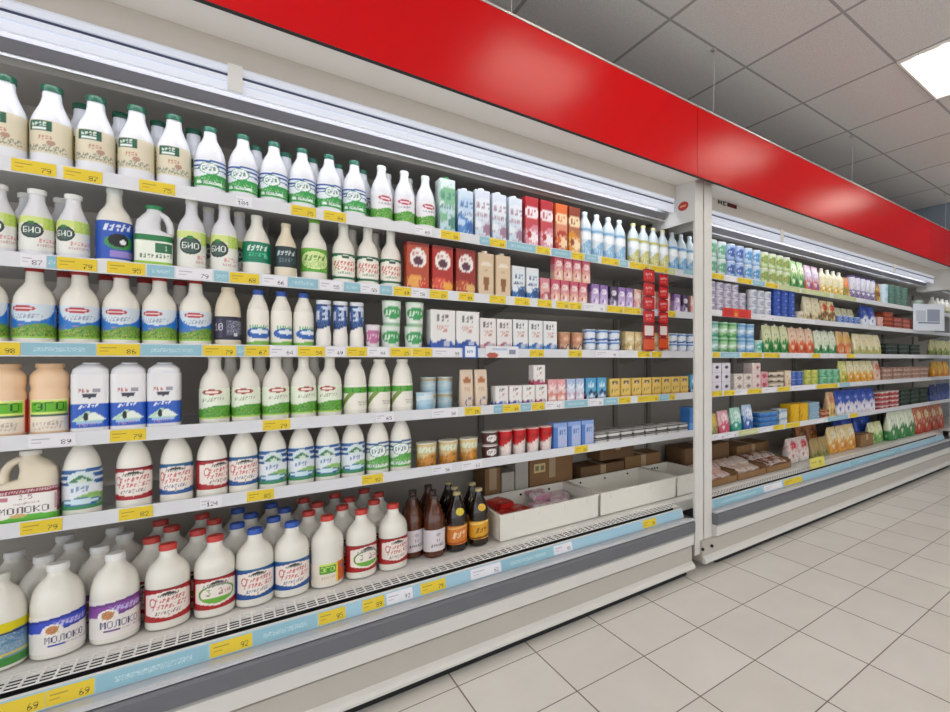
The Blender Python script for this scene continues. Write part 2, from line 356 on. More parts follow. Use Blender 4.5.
    # shelves
    for k, zb in enumerate(shelves):
        zt = zb+.028
        s = part('shelf', MB().prism([(SY, zb+.002), (SY, zt), (2.64, zt), (2.64, zt-.012), (SY+.006, zt-.012), (SY+.004, zb+.002)], openL, openR), M_SHELF)
        st = part('price_strip', MB().prism([(SY-.004, zb), (SY-.001, zb), (SY-.001, zb+.041), (SY-.004, zb+.041)], openL, openR), M_STRIP, s)
        for c, cx, wd, *tx in strips.get(k+1, []):
            obj('price_tag', tag_mesh(c, wd, tx[0] if tx else ''), st, (cx-L.x, SY-.0058-L.y, zb+.0205))
        x = openL+.01
        while x < openR:
            part('shelf_bracket', MB().prism([(2.3, zt-.0125), (2.64, zt-.0125), (2.64, zt-.07), (2.6, zt-.07)], x, x+.004), M_BACK, s); x += .93
    # rear slotted columns
    x = openL+.01
    while x < openR:
        part('slotted_column', MB().box(x, x+.03, 2.70, 2.719, .37, 2.07), mat('column_grey', '8b8780', .5)); x += .93
    li = bpy.data.lights.new('lamp_light', 'AREA'); li.shape = 'RECTANGLE'; li.size = lampx[1]-lampx[0]-.1; li.size_y = .03
    li.energy = CASE_W*(lampx[1]-lampx[0]); li.color = (.93, .96, 1)
    lo = bpy.data.objects.new('lamp_light', li); col.objects.link(lo); lo.parent = lm
    lo.location = ((lampx[0]+lampx[1])/2-L.x, 2.115-L.y, 2.088); lo.rotation_euler = (math.radians(12), 0, 0)
    return r, L, part
T1 = {1:[('y',-.396,.077,'79'),('y',-.308,.073,'87'),('y',-.159,.077,'75'),('w',.043,.041,'104'),('y',.205,.072,'75'),('y',.299,.068,'84'),('w',.604,.065,'69'),('y',.712,.078,'59'),('c',.86,.045),('y',.92,.075,'64'),('c',1.035,.145),('y',1.148,.07,'72'),('c',1.247,.107),('y',1.342,.071,'72'),('c',1.425,.081),('y',1.547,.112,'45'),('c',1.637,.055),('y',1.75,.14,'45'),('y',1.9,.14,'45'),('g',2.0,.05)],
2:[('w',-.397,.045,'87'),('c',-.365,.016),('y',-.319,.074,'79'),('y',-.224,.077,'95'),('c',-.152,.058),('w',-.077,.083,'79'),('c',-.013,.036),('y',.045,.074,'68'),('w',.124,.068,'66'),('c',.204,.087),('w',.287,.068,'55'),('c',.353,.052),('w',.412,.061,'55'),('c',.467,.042),('y',.526,.062,'49'),('w',.589,.057,'58'),('y',.665,.072,'89'),('y',.779,.064,'89'),('y',.92,.075,'75'),('y',1.039,.075,'65'),('y',1.156,.075,'29'),('y',1.255,.07,'38'),('y',1.33,.07,'38'),('w',1.444,.132,'41'),('y',1.58,.11,'36'),('y',1.7,.12,'36'),('y',2.0,.06,'36')],
3:[('y',-.452,.065,'98'),('c',-.351,.134),('y',-.239,.086,'86'),('c',-.127,.134),('y',-.017,.08,'79'),('c',.034,.018),('y',.077,.063,'67'),('w',.147,.072,'64'),('y',.228,.079,'54'),('w',.301,.059,'49'),('y',.369,.065,'32'),('w',.439,.069,'44'),('y',.52,.075,'25'),('y',.6,.075,'25'),('w',.7,.118,'99'),('y',1.114,.073,'89'),('y',1.328,.077,'38'),('w',1.524,.144,'45'),('y',1.781,.089,'45'),('y',1.879,.078,'45')],
4:[('w',-.364,.085,'89'),('y',-.22,.073,'79'),('y',.129,.074,'79'),('w',.463,.063,'65'),('w',.69,.106,'58'),('y',.807,.07,'75'),('c',.922,.042),('y',.985,.083,'89'),('c',1.057,.051),('y',1.121,.068,'42'),('w',1.205,.088,'42'),('c',1.334,.136),('w',1.456,.082,'38'),('c',1.55,.093),('y',1.644,.083,'41'),('y',1.815,.158,'36'),('c',1.938,.072),('y',2.003,.045,'36')],
5:[('y',-.383,.073,'79'),('y',-.204,.07,'82'),('w',-.038,.052,'124'),('y',.086,.071,'85'),('y',.421,.071,'92'),('w',.677,.081,'56'),('w',.803,.087,'63'),('y',1.363,.078,'49')]}
D1 = [('y',-.413,.13,'69'),('y',-.306,.082,'69'),('c',-.152,.219),('y',.011,.097,'92'),('c',.143,.162),('y',.268,.077,'95'),('y',.392,.069,'89'),('w',.477,.087,'92'),('y',.594,.091,'79'),('w',.8,.126,'62'),('c',.988,.241),('w',1.161,.095,'45'),('y',1.685,.091,'99')]
T2 = {1:[('c',2.2,.2),('y',2.412,.118,'34'),('w',2.543,.104),('y',2.693,.154,'34'),('c',2.851,.14),('y',3.008,.149,'36'),('g',3.236,.282),('g',3.62,.429),('g',4.1,.4)],2:[('w',2.953,.182,'45'),('w',3.487,.22)],3:[('y',2.397,.068),('c',2.539,.196),('y',2.773,.227,'28'),('y',3.009,.198,'28'),('w',3.4,.2),('y',3.62,.12),('w',3.85,.14),('y',4.2,.15)],
4:[('y',2.4,.11,'55'),('y',2.53,.11,'55'),('w',2.66,.108),('y',2.805,.161,'48'),('w',2.983,.147),('y',3.161,.157),('w',3.432,.331),('y',3.799,.341,'58'),('c',4.093,.178)],5:[('w',2.42,.12,'99'),('w',2.55,.12,'89'),('g',2.733,.212),('w',2.935,.145),('y',3.096,.128),('y',3.282,.191),('w',3.645,.186),('c',3.974,.344),('y',4.257,.15)]}
D2 = [('c',2.434,.475),('w',2.797,.207),('y',3.038,.227,''),('c',4.376,1.0)]
Z1 = {1: 1.706, 2: 1.450, 3: 1.207, 4: .952, 5: .716}
Z2 = {1: 1.722, 2: 1.482, 3: 1.207, 4: .952, 5: .668}
c1, L1, part1 = case(-1.75, 1.935, 'white open refrigerated case on the left, full of milk bottles', [Z1[k] for k in range(1, 6)], T1, D1, -1.75, 2.262, None, 1.978, (-1.74, 1.955), (.02,))
c2, L2, part2 = case(2.122, 6.03, 'white open refrigerated case on the right, running to the far end', [Z2[k] for k in range(1, 6)], T2, D2, 2.268, 6.1, 2.054, 6.09, (2.13, 6.0), (3.03, 4.95), kx=(2.02, 6.06))
c3, L3, part3 = case(6.25, 7.9, 'further refrigerated case beyond the last upright at far right', [Z2[k] for k in range(1, 6)], {}, [], 6.104, 7.9, 6.165, None, (6.3, 7.85), ())
# sticker on the left case's cheek, letters and display on the right case's fascia
def disc(name, cx, cy, cz, ry, rz, th, m, n=28):
    v = [(cx, cy+ry*math.cos(2*PI*k/n), cz+rz*math.sin(2*PI*k/n)) for k in range(n)]; v += [(cx+th, y, z) for _, y, z in v]
    f = [tuple(range(n-1, -1, -1)), tuple(range(n, 2*n))]+[(k, (k+1) % n, n+(k+1) % n, n+k) for k in range(n)]
    return mesh_new(name, v, f, m, 0)
st = obj('oval_sticker', disc('oval_sticker', 1.9765-L1.x, 2.025-L1.y, 2.085, .042, .026, .0012, mat('sticker_red', 'b5281c', .4)), c1)
st['label'] = 'red oval sticker'
obj('sticker_lettering', MB().box(1.9757-L1.x, 1.9763-L1.x, 2.0-L1.y, 2.05-L1.y, 2.08, 2.09).mesh('sticker_lettering', mat('sticker_text', 'e2a37c', .5)), st)
def on_fascia(x0, x1, t0, t1, mb):       # little plates following the sloped fascia face
    a, b = Vector((2.092, 2.1415)), Vector((2.09, 2.222)); d = b-a; nrm = Vector((-d.y, d.x)).normalized()
    if nrm.x > 0: nrm = -nrm
    p0, p1 = a+d*t0, a+d*t1; q0, q1 = p0+nrm*.004, p1+nrm*.004
    mb.prism([tuple(p0), tuple(q0), tuple(q1), tuple(p1)], x0, x1); return mb
M_INK = mat('black_print', '1c1a1a', .5)
obj_d = part2('temperature_display', on_fascia(2.442, 2.535, .68, .98, MB()), mat('display_dark_red', '54100f', .25))
part2('lettering', on_fascia(2.352, 2.359, .66, .98, on_fascia(2.379, 2.386, .66, .98, on_fascia(2.359, 2.379, .78, .86, MB()))), M_INK)
part2('lettering', on_fascia(2.4, 2.408, .66, .98, on_fascia(2.408, 2.428, .66, .73, on_fascia(2.408, 2.428, .91, .98, MB()))), M_INK)
obj_d['label'] = 'dark red temperature display'

# ---------------------------------------------------------------- packs
P_SH = [(0,.9),(.02,.99),(.04,1),(.5,1),(.57,.97),(.64,.86),(.72,.68),(.79,.54),(.85,.47),(.93,.45)]
P_MI = [(0,.9),(.02,.99),(.04,1),(.48,1),(.56,.97),(.64,.88),(.72,.72),(.79,.53),(.84,.43),(.93,.39)]
P_NE = [(0,.92),(.02,.99),(.04,1),(.44,1),(.53,.99),(.6,.95),(.66,.85),(.71,.71),(.755,.54),(.8,.44),(.93,.405)]
P_SQ = [(0,.92),(.02,.99),(.04,1),(.55,1),(.64,.97),(.73,.88),(.81,.74),(.88,.57),(.92,.46),(.95,.42)]
P_2L = [(0,.94),(.015,.99),(.03,1),(.52,1),(.6,.985),(.68,.93),(.75,.83),(.81,.67),(.86,.48),(.89,.4),(.93,.38)]
P_2C = [(0,.95),(.015,.99),(.03,1),(.57,1),(.635,.985),(.69,.93),(.74,.82),(.785,.66),(.825,.5),(.86,.4),(.93,.37)]
P_EG = [(0,.9),(.02,.99),(.04,1),(.6,1),(.64,.95),(.67,.93),(.7,.96),(.74,1),(.84,.98),(.89,.86),(.93,.66),(.95,.62)]
P_DR = [(0,.88),(.03,.98),(.06,1),(.3,1),(.38,.9),(.44,.84),(.5,.88),(.57,.98),(.9,.98),(.95,.86)]
P_WA = [(0,.9),(.02,.99),(.04,1),(.64,1),(.71,.94),(.79,.74),(.85,.5),(.89,.4),(.94,.38)]
P_KV = [(0,.92),(.02,.99),(.04,1),(.54,1),(.62,.97),(.7,.86),(.78,.66),(.85,.46),(.9,.37),(.95,.34)]
P_RD = [(0,.92),(.02,.99),(.04,1),(.5,1),(.6,.98),(.7,.92),(.8,.8),(.88,.62),(.93,.5),(.95,.46)]
def at_prof(P, t): return float(np.interp(t, [p[0] for p in P], [p[1] for p in P]))
def bottle(key, h, d, P, capc, body, l0, l1, art, base, square=0., capr=None, nx=120, nv=30, patch=None, shift=0.):
    """body, cap and printed label as separate meshes; returns the parts list"""
    def lv(t):
        k = at_prof(P, t)*d; rc = k/2*(1-square*min(1, max(0, (k/d-.45)/.55))) if square else k/2
        return (t*h, k, k, rc)
    T = [p[0] for p in P]
    parts = [('body', loft(key+'_body', [lv(t) for t in T], body, 32, smooth=50), [])]
    if art:
        ts = sorted(set([l0, l1]+[t for t in T if l0 < t < l1]))
        parts.append(('label', loft(key+'_label', [lv(t) for t in ts], M_PRINT, nx, caps=False, art=art, base=base, nv=nv, off=.0006, smooth=60, shift=shift), []))
    if patch:                                   # neck sticker
        parts.append(('neck_label', patch, []))
    cr = d*(capr or at_prof(P, .93)*1.1); z = h*T[-1]
    if capc:
        ch = max(h-z, .012)
        parts.append(('cap', loft(key+'_cap', [(z-.001, cr, cr, cr/2), (z+ch*.85, cr, cr, cr/2), (z+ch, cr*.9, cr*.9, cr*.45)], cap(capc), 24, smooth=40), []))
    return parts
def jug(key, h, wd, d, side, capc, body, art, base, l1=.5):
    """flat-sided jug with an open grip on one side"""
    s = side
    lv = [(0, wd*.94, d*.94, .018), (.006, wd, d, .02), (h*.5, wd, d, .02), (h*.56, wd*.99, d*.98, .022), (h*.62, wd*.68, d*.94, .022, -s*wd*.155), (h*.74, wd*.62, d*.82, .02, -s*wd*.15), (h*.83, wd*.54, d*.6, .019, -s*wd*.07), (h*.9, .036, .036, .018), (h*.94, .034, .034, .017)]
    parts = [('body', loft(key+'_body', lv, body, 40, smooth=50), [])]
    parts.append(('label', loft(key+'_label', [(h*.04, wd, d, .02), (h*l1, wd, d, .02)], M_PRINT, 220, caps=False, art=art, base=base, nv=52, off=.0006), []))
    # grip: tube from the shoulder up to the neck
    path = [Vector((s*wd*a, 0, h*b)) for a, b in ((.40, .53), (.435, .6), (.435, .68), (.40, .76), (.32, .83), (.2, .875), (.06, .885))]
    v = []; f = []; n = 10
    for i, p in enumerate(path):
        tg = (path[min(i+1, len(path)-1)]-path[max(i-1, 0)]).normalized(); q = Vector((0, 1, 0)); u = q.cross(tg)
        for k in range(n): v.append(tuple(p+.012*math.cos(2*PI*k/n)*q*1.2+.0095*math.sin(2*PI*k/n)*u))
    for i in range(len(path)-1):
        for k in range(n): f.append((i*n+k, i*n+(k+1) % n, (i+1)*n+(k+1) % n, (i+1)*n+k))
    f += [tuple(range(n-1, -1, -1)), tuple(range((len(path)-1)*n, len(path)*n))]
    parts.append(('handle', mesh_new(key+'_handle', v, f, body, 60), []))
    if capc: parts.append(('cap', loft(key+'_cap', [(h*.938, .04, .04, .02), (h*.99, .04, .04, .02), (h, .036, .036, .018)], cap(capc), 24), []))
    return parts
def carton(key, wd, d, h, art, base, top=None, capc=None, gable=False, nx=72, nv=24, m=None):
    lv = [(0, wd, d, .003), (h, wd, d, .003)]
    parts = [('body', loft(key+'_body', lv, m or M_PRINT, nx, art=art, base=base, nv=nv, top=top, smooth=40), [])]
    if gable:                                   # slanted carton top with a fin
        k = h; parts.append(('gable_top', loft(key+'_gable', [(k, wd, d, .003), (k+d*.32, wd, .012, .003), (k+d*.34, wd, .004, .001), (k+d*.34+.012, wd, .004, .001)], mat('carton_'+(top or base), top or base, .4), 40), []))
    if capc: parts.append(('cap', loft(key+'_cap', [(h-.001, .026, .026, .013, wd*.0, -d*.14), (h+.012, .026, .026, .013, 0, -d*.14)], cap(capc), 20), []))
    return parts
def cup(key, d, h, art, base, lid, nx=64, nv=14, taper=.82, sq=0.):
    rc = lambda q: q/2*(1-sq)
    b = loft(key+'_cup', [(0, d*taper, d*taper, rc(d*taper)), (h*.96, d*.97, d*.97, rc(d*.97))], M_PRINT, nx, art=art, base=base, nv=nv, smooth=50)
    l = loft(key+'_lid', [(h*.955, d, d, rc(d)), (h, d, d, rc(d))], mat('lid_'+lid, lid, .28), 28, smooth=40)
    return [('cup', b, []), ('lid', l, [])]
def pouch(key, wd, d, h, art, base, nx=64, nv=20, spout=None):
    b = loft(key+'_pouch', [(0, wd*.9, d, d*.35), (h*.1, wd, d, d*.35), (h*.45, wd, d*.85, d*.3), (h*.78, wd*.97, d*.4, d*.12), (h*.9, wd*.96, .008, .003), (h, wd*.96, .004, .0015)], M_FOIL, nx, art=art, base=base, nv=nv, smooth=50)
    p = [('pouch', b, [])]
    if spout: p.append(('cap', loft(key+'_cap', [(h*.985, .02, .02, .01), (h*1.05, .02, .02, .01)], cap(spout), 16), []))
    return p
def flat(key, wd, d, h, art, base, top, nx=64, nv=8):
    return [('tray', loft(key+'_tray', [(0, wd*.9, d*.9, .012), (h*.85, wd, d, .014), (h, wd, d, .014)], M_PRINT, nx, art=art, base=base, nv=nv, top=top), []), ('film', loft(key+'_film', [(h, wd*.93, d*.93, .01), (h+.003, wd*.8, d*.8, .01)], mat('film_'+top, top, .18), 32), [])]

GOODS = []
def put(kind, parts, X, y, z, look, place, cat, group=None, rot=0., single=False, tilt=None):
    """stand one pack at (X, y, z); its parts share mesh data with its twins"""
    if len(parts) == 1:
        r = obj(kind, parts[0][1], None, (X, y, z))
    else:
        r = bpy.data.objects.new(kind, None); r.empty_display_size = .03; col.objects.link(r); r.location = (X, y, z)
        for n, me, sub in parts: obj(n, me, r)
    r.rotation_euler = tilt or (0, 0, rot); r['category'] = cat
    if z > .6:
        fr = max(max(-v.co.y for v in me.vertices) for _, me, _ in parts)
        r.location.y = max(y, 2.153+fr*(1.02 if abs(rot) < .06 else 1.04))
    if group: r['group'] = group
    GOODS.append((r, look, place)); return r
def jit(a=.06): return random.uniform(-a, a)
SH = {1: 'top shelf', 2: 'second shelf', 3: 'third shelf', 4: 'fourth shelf', 5: 'lowest shelf'}
def zs1(k): return Z1[k]+.0285
def zs2(k): return Z2[k]+.0285

# ---- printed designs -------------------------------------------------------
def a_beige(A):
    A.r(-.62, .6, 0, 1, 'd9cfb6').r(.62, .95, .05, .95, 'b7b06c').noise(.1, .9, '8f8a50', .25, .66, .92)
    A.r(-.42, .12, .66, .98, '1f5a43').sq(-.15, .87, .36, .03, .07, 'dfe6dc').r(-.32, .02, .71, .76, 'e6ece6')
    A.sq(.0, .47, .3, .03, .06, 'b8705a').e(.1, .33, .1, .07, 'b08a7a').noise(.06, .26, '55665a', .45, -.55, .45)
def a_wave(A, blue='27519c', green='2e9a4a', low=True):
    A.wave(.93, .07, .02, 3, blue).wave(.78, .07, .03, 4, blue).wave(.64, .05, .03, 4, blue, 1)
    if low: A.hill(.42, .07, 3.2, green).noise(0, .35, '8fc47a', .22).noise(.05, .3, 'dfe9d6', .12)
    A.e(0, .66, .3, .22, 'eef2f4').ring(0, .66, .3, .22, .12, '5c9a6c').sq(0, .66, .4, .05, .07, '4a7a55').noise(.5, .8, '6a8f94', .3, -.15, .15)
    A.r(-.4, .4, .1, .2, 'e6f0ea').sq(0, .15, .5, .02, .05, '1f6b3a')
def a_wave2(A):
    for v, ph in ((.95, 0), (.8, .6), (.64, 1.1)): A.wave(v, .085, .025, 3.2, '2b5f9e', ph)
    A.hill(.3, .1, 2.8, '8fbf6a').hill(.14, .05, 3.5, '3f8f5a', 2).noise(.1, .3, 'cfe2c0', .2)
    A.e(0, .74, .25, .2, 'd4e2e4').put((np.abs(A.X) < .2)&(A.V < .86-np.abs(A.X)*.8)&(A.V > .66), '3f7f5a').e(.02, .71, .08, .05, 'cfdccc').sq(0, .5, .34, .04, .05, '6a86b4').e(0, .18, .42, .1, '2e6e9e').e(0, .19, .34, .06, 'cfe4ee')
def a_grass(A): A.hill(.38, .05, 4, '4f9a3c').noise(.0, .34, 'a8cc6a', .3).noise(0, .3, '2c6f2c', .2).e(0, .78, .27, .1, 'b0334a').e(0, .78, .2, .04, 'f0d8dc').sq(0, .58, .5, .02, .04, '9a8f9e')
def a_bio(A):
    A.band(.78, .98, 'd3e08a').r(.1, .9, .62, .98, 'c3da6e').noise(.65, .95, '8fb04a', .3, .2, .8).r(.5, .95, .2, .6, 'c7dbe6')
    A.e(-.12, .58, .235, .235, '25332f').e(-.12, .58, .195, .195, '3f564f').t('БИО', -.12, .58, .17, 'eef2ec', .85).e(-.12, .8, .07, .05, '2f7a3a')
    A.sq(.28, .3, .5, .03, .06, 'd98a90').sq(.25, .16, .5, .02, .04, 'c9a0a4')
def a_cow(A):
    A.sq(.12, .84, .55, .05, .09, 'f0f4fa', 22).e(.15, .45, .3, .2, '3f8f4a').e(.12, .5, .2, .18, '15161a').e(.2, .46, .06, .07, 'f2f2f2').r(-.05, .5, .05, .22, '9a86d0').r(-.8, -.42, .5, .9, '6f93dc').r(-.8, -.4, .08, .3, '86a5e0')
def a_jug2(A): A.band(.0, .14, '9acb3a').band(.82, 1, '1f7a44').r(-.9, .9, .14, .78, 'eef2e4').r(-.75, -.5, .1, .78, '56a04a').r(.05, .5, .45, .75, '2e6e48').t('1', .3, .6, .16, 'e8f0e8').sq(.1, .33, .8, .03, .08, '4a6a52').r(.75, 1, 0, .8, '3c8f4c')
def a_bifi(A): A.sq(-.02, .72, .8, .07, .13, 'e4f2ea', 26).sq(0, .42, .7, .05, .09, '4fd09a', 20).sq(.3, .4, .2, .12, .1, '7fe0b4').band(.0, .06, 'e0e8e2')
def a_darkl(A): A.sq(.0, .68, .75, .06, .12, 'c8d2d6', 26).sq(0, .34, .6, .07, .08, '6e8489', 17).noise(.2, .5, '4a5c62', .3, -.4, .4)
def a_oval(A): A.e(0, .5, .66, .42, 'd7e6a0').ring(0, .5, .66, .42, .1, '4aa02e').sq(0, .6, .8, .06, .12, '3f8a2a', 22).noise(.2, .45, '6fb84a', .4, -.5, .5).band(.0, .1, '55a83a')
def a_greenp(A):
    A.r(-.62, .62, .1, .95, 'f0ece0').put((np.abs(A.X) < .62)&(A.V > .95-.12*np.abs(A.X)/.62), '1d6b4c').put((np.abs(A.X) < .62)&(A.V < .02+.14*np.abs(A.X)/.62), '1d6b4c')
    A.e(0, .86, .14, .06, '34564a').sq(0, .62, .85, .07, .07, 'cf5f5a', 24).sq(.02, .42, .8, .07, .07, 'cf5f5a', 21).sq(0, .24, .5, .02, .05, '6f8f7a')
def a_mount(A):
    A.e(0, .98, .58, .5, 'd4dfe8').hill(.36, .07, 2.6, '5f9a3c').noise(.05, .38, 'cf8a4a', .14).noise(.02, .3, '2e6e2a', .25).noise(.0, .3, 'a9c64f', .3)
    A.e(-.12, .86, .26, .085, 'b52f3a').e(-.12, .86, .2, .03, 'f0dede').sq(-.05, .64, .7, .03, .07, '8a94b0', 24).r(.55, .95, .34, .9, '6aa6dc').noise(.4, .86, 'cfe2f2', .3, .6, .9).band(0, .05, '9acb4a')
def a_navy(A): A.r(-.5, -.2, .1, .9, '3c3a52').r(-.05, .6, .2, .85, '55566e').noise(.25, .8, 'b9bac8', .35, 0, .55).t('10', -.35, .55, .3, 'd6d2dc').r(.2, .34, .15, .3, 'd8d8dc')
def a_bluelogo(A): A.e(.1, .34, .34, .16, '2b62b4').e(.1, .38, .22, .07, 'e4ecf4').hill(.1, .02, 4, '7dbb4c').sq(.1, .52, .5, .03, .05, '4fae62')
def a_drink(A): A.band(.42, 1, '27447f').hill(.45, .06, 5, 'ece8e2').sq(0, .75, .5, .07, .12, 'dfe6f2', 16).noise(.5, .95, '5f86c0', .3).e(.1, .92, .2, .05, 'cfdcf0')
def a_mtg(A): A.hill(.4, .05, 3, '4f9a34').noise(0, .36, '8cba40', .3).noise(0, .3, '2e6a26', .2).e(-.05, .88, .27, .09, 'ad4a40').e(-.05, .88, .2, .03, 'f4e6de').sq(0, .64, .6, .03, .06, '9aa08a', 24).r(.62, 1, .25, .9, '48a24a').hill(.06, .01, 3, 'b8d86a')
def a_diag(A): A.band(.66, .92, '55a83a').t('1', -.12, .79, .18, '1f4f1c').t('2', .14, .79, .18, '1f4f1c').put((A.V < .7)&(np.abs(A.V-.72-1.1*(A.X+.12)) < .13), '7f9a4a').sq(.3, .3, .5, .03, .04, 'a8a094').sq(.3, .2, .4, .02, .04, 'b8b0a4')
def a_rect(A): 
    A.band(.1, .5, '2a5cc0').sq(0, .46, .22, .015, .035, 'eef2fa', 20).put((A.V > .2)&(A.V < .38-.9*np.abs(A.X+.02))&(np.abs(A.X) < .2), 'b9d9c4').put((A.V > .22)&(A.V < .36-.9*np.abs(A.X-.05)), 'e8f0e6').e(-.04, .28, .03, .07, '17212e').r(-.14, .14, .17, .21, '9cc2e4').sq(0, .15, .22, .01, .025, 'cf9ac0', 20)
    A.e(.0, .63, .075, .035, '3a3a4a').r(-.085, .085, .645, .665, '3a3a4a').sq(-.06, .72, .13, .02, .03, 'b84a44', 5).r(.03, .12, .7, .75, '9a9aa6')
def a_ego(A): A.r(-.95, -.45, 0, 1, 'd9532c').e(-.6, .3, .1, .1, 'f08a5a').r(-.45, .5, 0, 1, 'efe3d2').r(-.42, .48, .55, .97, 'd9e87a').r(-.38, .44, .6, .93, '62b51f').t('ЭГО', .03, .765, .28, '1f4a10', .95).r(-.42, .48, .46, .54, '4a6a5a').sq(0, .25, .7, .04, .06, 'b8a898').sq(0, .12, .6, .03, .04, 'c8b8a8')
def script(c0, two='red'):
    def f(A):
        A.put((np.abs(A.X) < .62)&(A.V > .1+.12*np.abs(A.X)/.62)&(A.V < .93-.1*np.abs(A.X)/.62), 'f1e6de')
        A.put((np.abs(A.X) < .16)&(A.V > .8)&(A.V < .9-.3*np.abs(A.X)), '3a3a34').sq(0, .8, .5, .02, .05, '4a4a44', 20)
        if two == 'red':
            A.sq(.05, .65, .72, .05, .055, 'c4545a', 30).sq(.06, .46, .84, .05, .055, 'c4545a', 27).ring(-.38, .6, .09, .14, .3, 'c4545a').sq(0, .27, .6, .025, .06, '5a6a94' if c0 == 'b' else '7a6a6a', 26).t('1' if c0 == 'b' else '2', 0, .17, .09, '8a6a6a')
        else:
            A.ring(0, .48, .5, .3, .14, '5c9a34').put((((A.X)/.5)**2+((A.V-.48)/.3)**2 < 1)&(A.V < .36), '6fb23c').t('3', -.22, .54, .2, '4a8a34').t('2', .08, .54, .2, '7a7a8a').sq(0, .76, .7, .04, .05, '8a7a94', 22).sq(.25, .5, .3, .04, .05, 'b86a6a')
        A.r(.78, 1.3, .2, .9, 'c03a3a' if c0 == 'r' else '3a6ab0').noise(.3, .85, 'e8d0d0', .3, .85, 1.25).band(.96, 1, '7a1420' if c0 == 'r' else '2a6a8a')
    return f
def script_art(c0, two): 
    f = script(c0, two); return f
def a_milkw(c1, c2):
    def f(A):
        d = A.V-.12*A.X
        A.put((d > .62)&(d < .9), c1).put((d > .88)&(d < .95), c2).put((d > .58)&(d < .63)&(A.X > -.2), c2).noise(.7, .86, 'b9b2ea', .35, -.1, .6).sq(.3, .76, .7, .04, .07, 'cfc8f0', 26)
        A.e(-.12, .6, .2, .17, 'efe9e2').e(-.12, .62, .12, .11, 'c98a5a').noise(.5, .72, '8a6a4a', .3, -.24, 0)
        A.t('МОЛОКО', .12, .36, .17, '4a4472', .9).t('1%', .68, .42, .11, '4a4472').r(-.2, .12, .17, .23, c2).sq(.4, .2, .5, .01, .03, 'b0a8b8')
    return f
def a_left(A): A.band(.78, 1, 'e0d000').band(.0, .2, '3f8a3a').wave(.6, .3, .05, 3, '5f86a6').noise(.3, .75, 'a8c0d0', .35).wave(.74, .05, .02, 3, '2a3a5a').wave(.24, .05, .03, 4, 'd8c84a')
def a_eco(A): A.r(-.6, .12, .5, 1, '4f9a2a').r(-.6, .12, .9, 1, 'd9e27a').t('ЭГО', -.24, .72, .26, 'cfe67a', .95).r(.12, .9, 0, 1, 'd96a32').noise(.1, .9, 'b83a2a', .3, .2, .85).r(.12, .22, 0, 1, 'e8d04a').sq(-.2, .3, .6, .04, .06, 'c8a8a0').e(.55, .7, .15, .12, '7a7a8a')
def a_jugm(A):
    A.band(.84, 1, '8a2a34').sq(0, .92, 1.6, .01, .06, 'e6cfd2', 50).r(-1.0, .52, .2, .84, 'f0ebe8').hill(.14, .07, 1.6, '5fb83a', .6).band(0, .03, '8fd24a').r(-.85, -.35, .66, .78, 'c27a86').t('2,5', -.02, .74, .14, '8a5a62').sq(0, .56, .5, .01, .04, 'b89aa0').t('МОЛОКО', -.05, .36, .2, '4a4040', .95).e(-.15, .2, .16, .06, 'd9b070').r(.55, .95, .3, .8, 'c8a0a8').r(.62, 1.2, .2, .84, '8a2a34').noise(.3, .8, 'e0c8cc', .4, .6, .9)
def a_kvass(A): A.r(-.9, .9, .06, .94, 'dcd6da').e(.05, .76, .1, .08, 'b9a8b4').t('11', .05, .5, .16, '5a5266', .8).sq(.05, .28, .6, .03, .07, '2a2a30', 22)
def a_kvo(A): A.wave(.9, .1, .03, 3, 'e6b06a').wave(.1, .1, .03, 3, 'a84a14').sq(0, .52, .7, .12, .14, 'f2e2c4', 22).noise(.2, .8, 'b84a12', .2)
def a_kvy(A): A.wave(.9, .1, .03, 3, 'f2d27a').wave(.1, .12, .03, 3, '7a4a10').sq(0, .5, .6, .1, .12, '6a3a10', 20).noise(.2, .8, 'c88a1a', .25)
def a_pack(c1, c2, c3, seed=0):
    """generic pack face: coloured top, pale logo, picture low down"""
    def f(A):
        hw = .5/1
        A.band(.62, 1, c1).hill(.4, .06, 9, c2, seed).e(0, .7, .16, .12, c3).sq(0, .7, .2, .03, .05, c1, 10).noise(.05, .36, c3, .22).e(.03, .22, .1, .1, c3).e(-.06, .26, .05, .06, c1)
    return f
def a_juice(c1, c2): 
    def f(A): A.e(0, .68, .16, .2, 'efe6e2').e(0, .62, .09, .1, '5a2a40').sq(0, .78, .22, .02, .04, 'b86a6a', 10).e(-.05, .2, .14, .14, c1).e(.1, .16, .1, .1, c2).noise(.03, .3, 'e8b070', .25).band(.95, 1, '7a1a14')
    return f
def a_prism(c1, c2):
    def f(A): A.put((A.V < .3-.6*np.abs(A.X)), c2).hill(.2, .06, 16, c1).sq(0, .8, .3, .03, .1, '4a463e', 14).sq(0, .6, .28, .02, .04, 'c88a7a', 12).sq(0, .5, .24, .02, .04, 'c88a7a', 12).e(.08, .18, .08, .08, 'b8bccc')
    return f
def a_stripe(cs):
    def f(A):
        n = len(cs)
        for k, c in enumerate(cs): A.wave((k+.5)/n, .55/n, .06, 2.6, c, k)
    return f
def a_cupl(c1, c2): 
    def f(A): A.e(0, .55, .42, .26, c1).sq(0, .56, .6, .05, .1, c2, 18).band(0, .12, c1, .6)
    return f
def a_blob(c1, c2, c3, k=0):
    def f(A): A.hill(.34+.1*(k % 2), .08, 3+k % 3, c1, k).e(.03, .7, .2, .15, c2).sq(.03, .7, .3, .03, .07, c3, 16).noise(.02, .45, c3, .2).noise(.02, .95, c2, .16).e(-.1, .3, .09, .08, c2).e(.1, .22, .1, .1, c3).sq(0, .5, .3, .02, .03, c3)
    return f

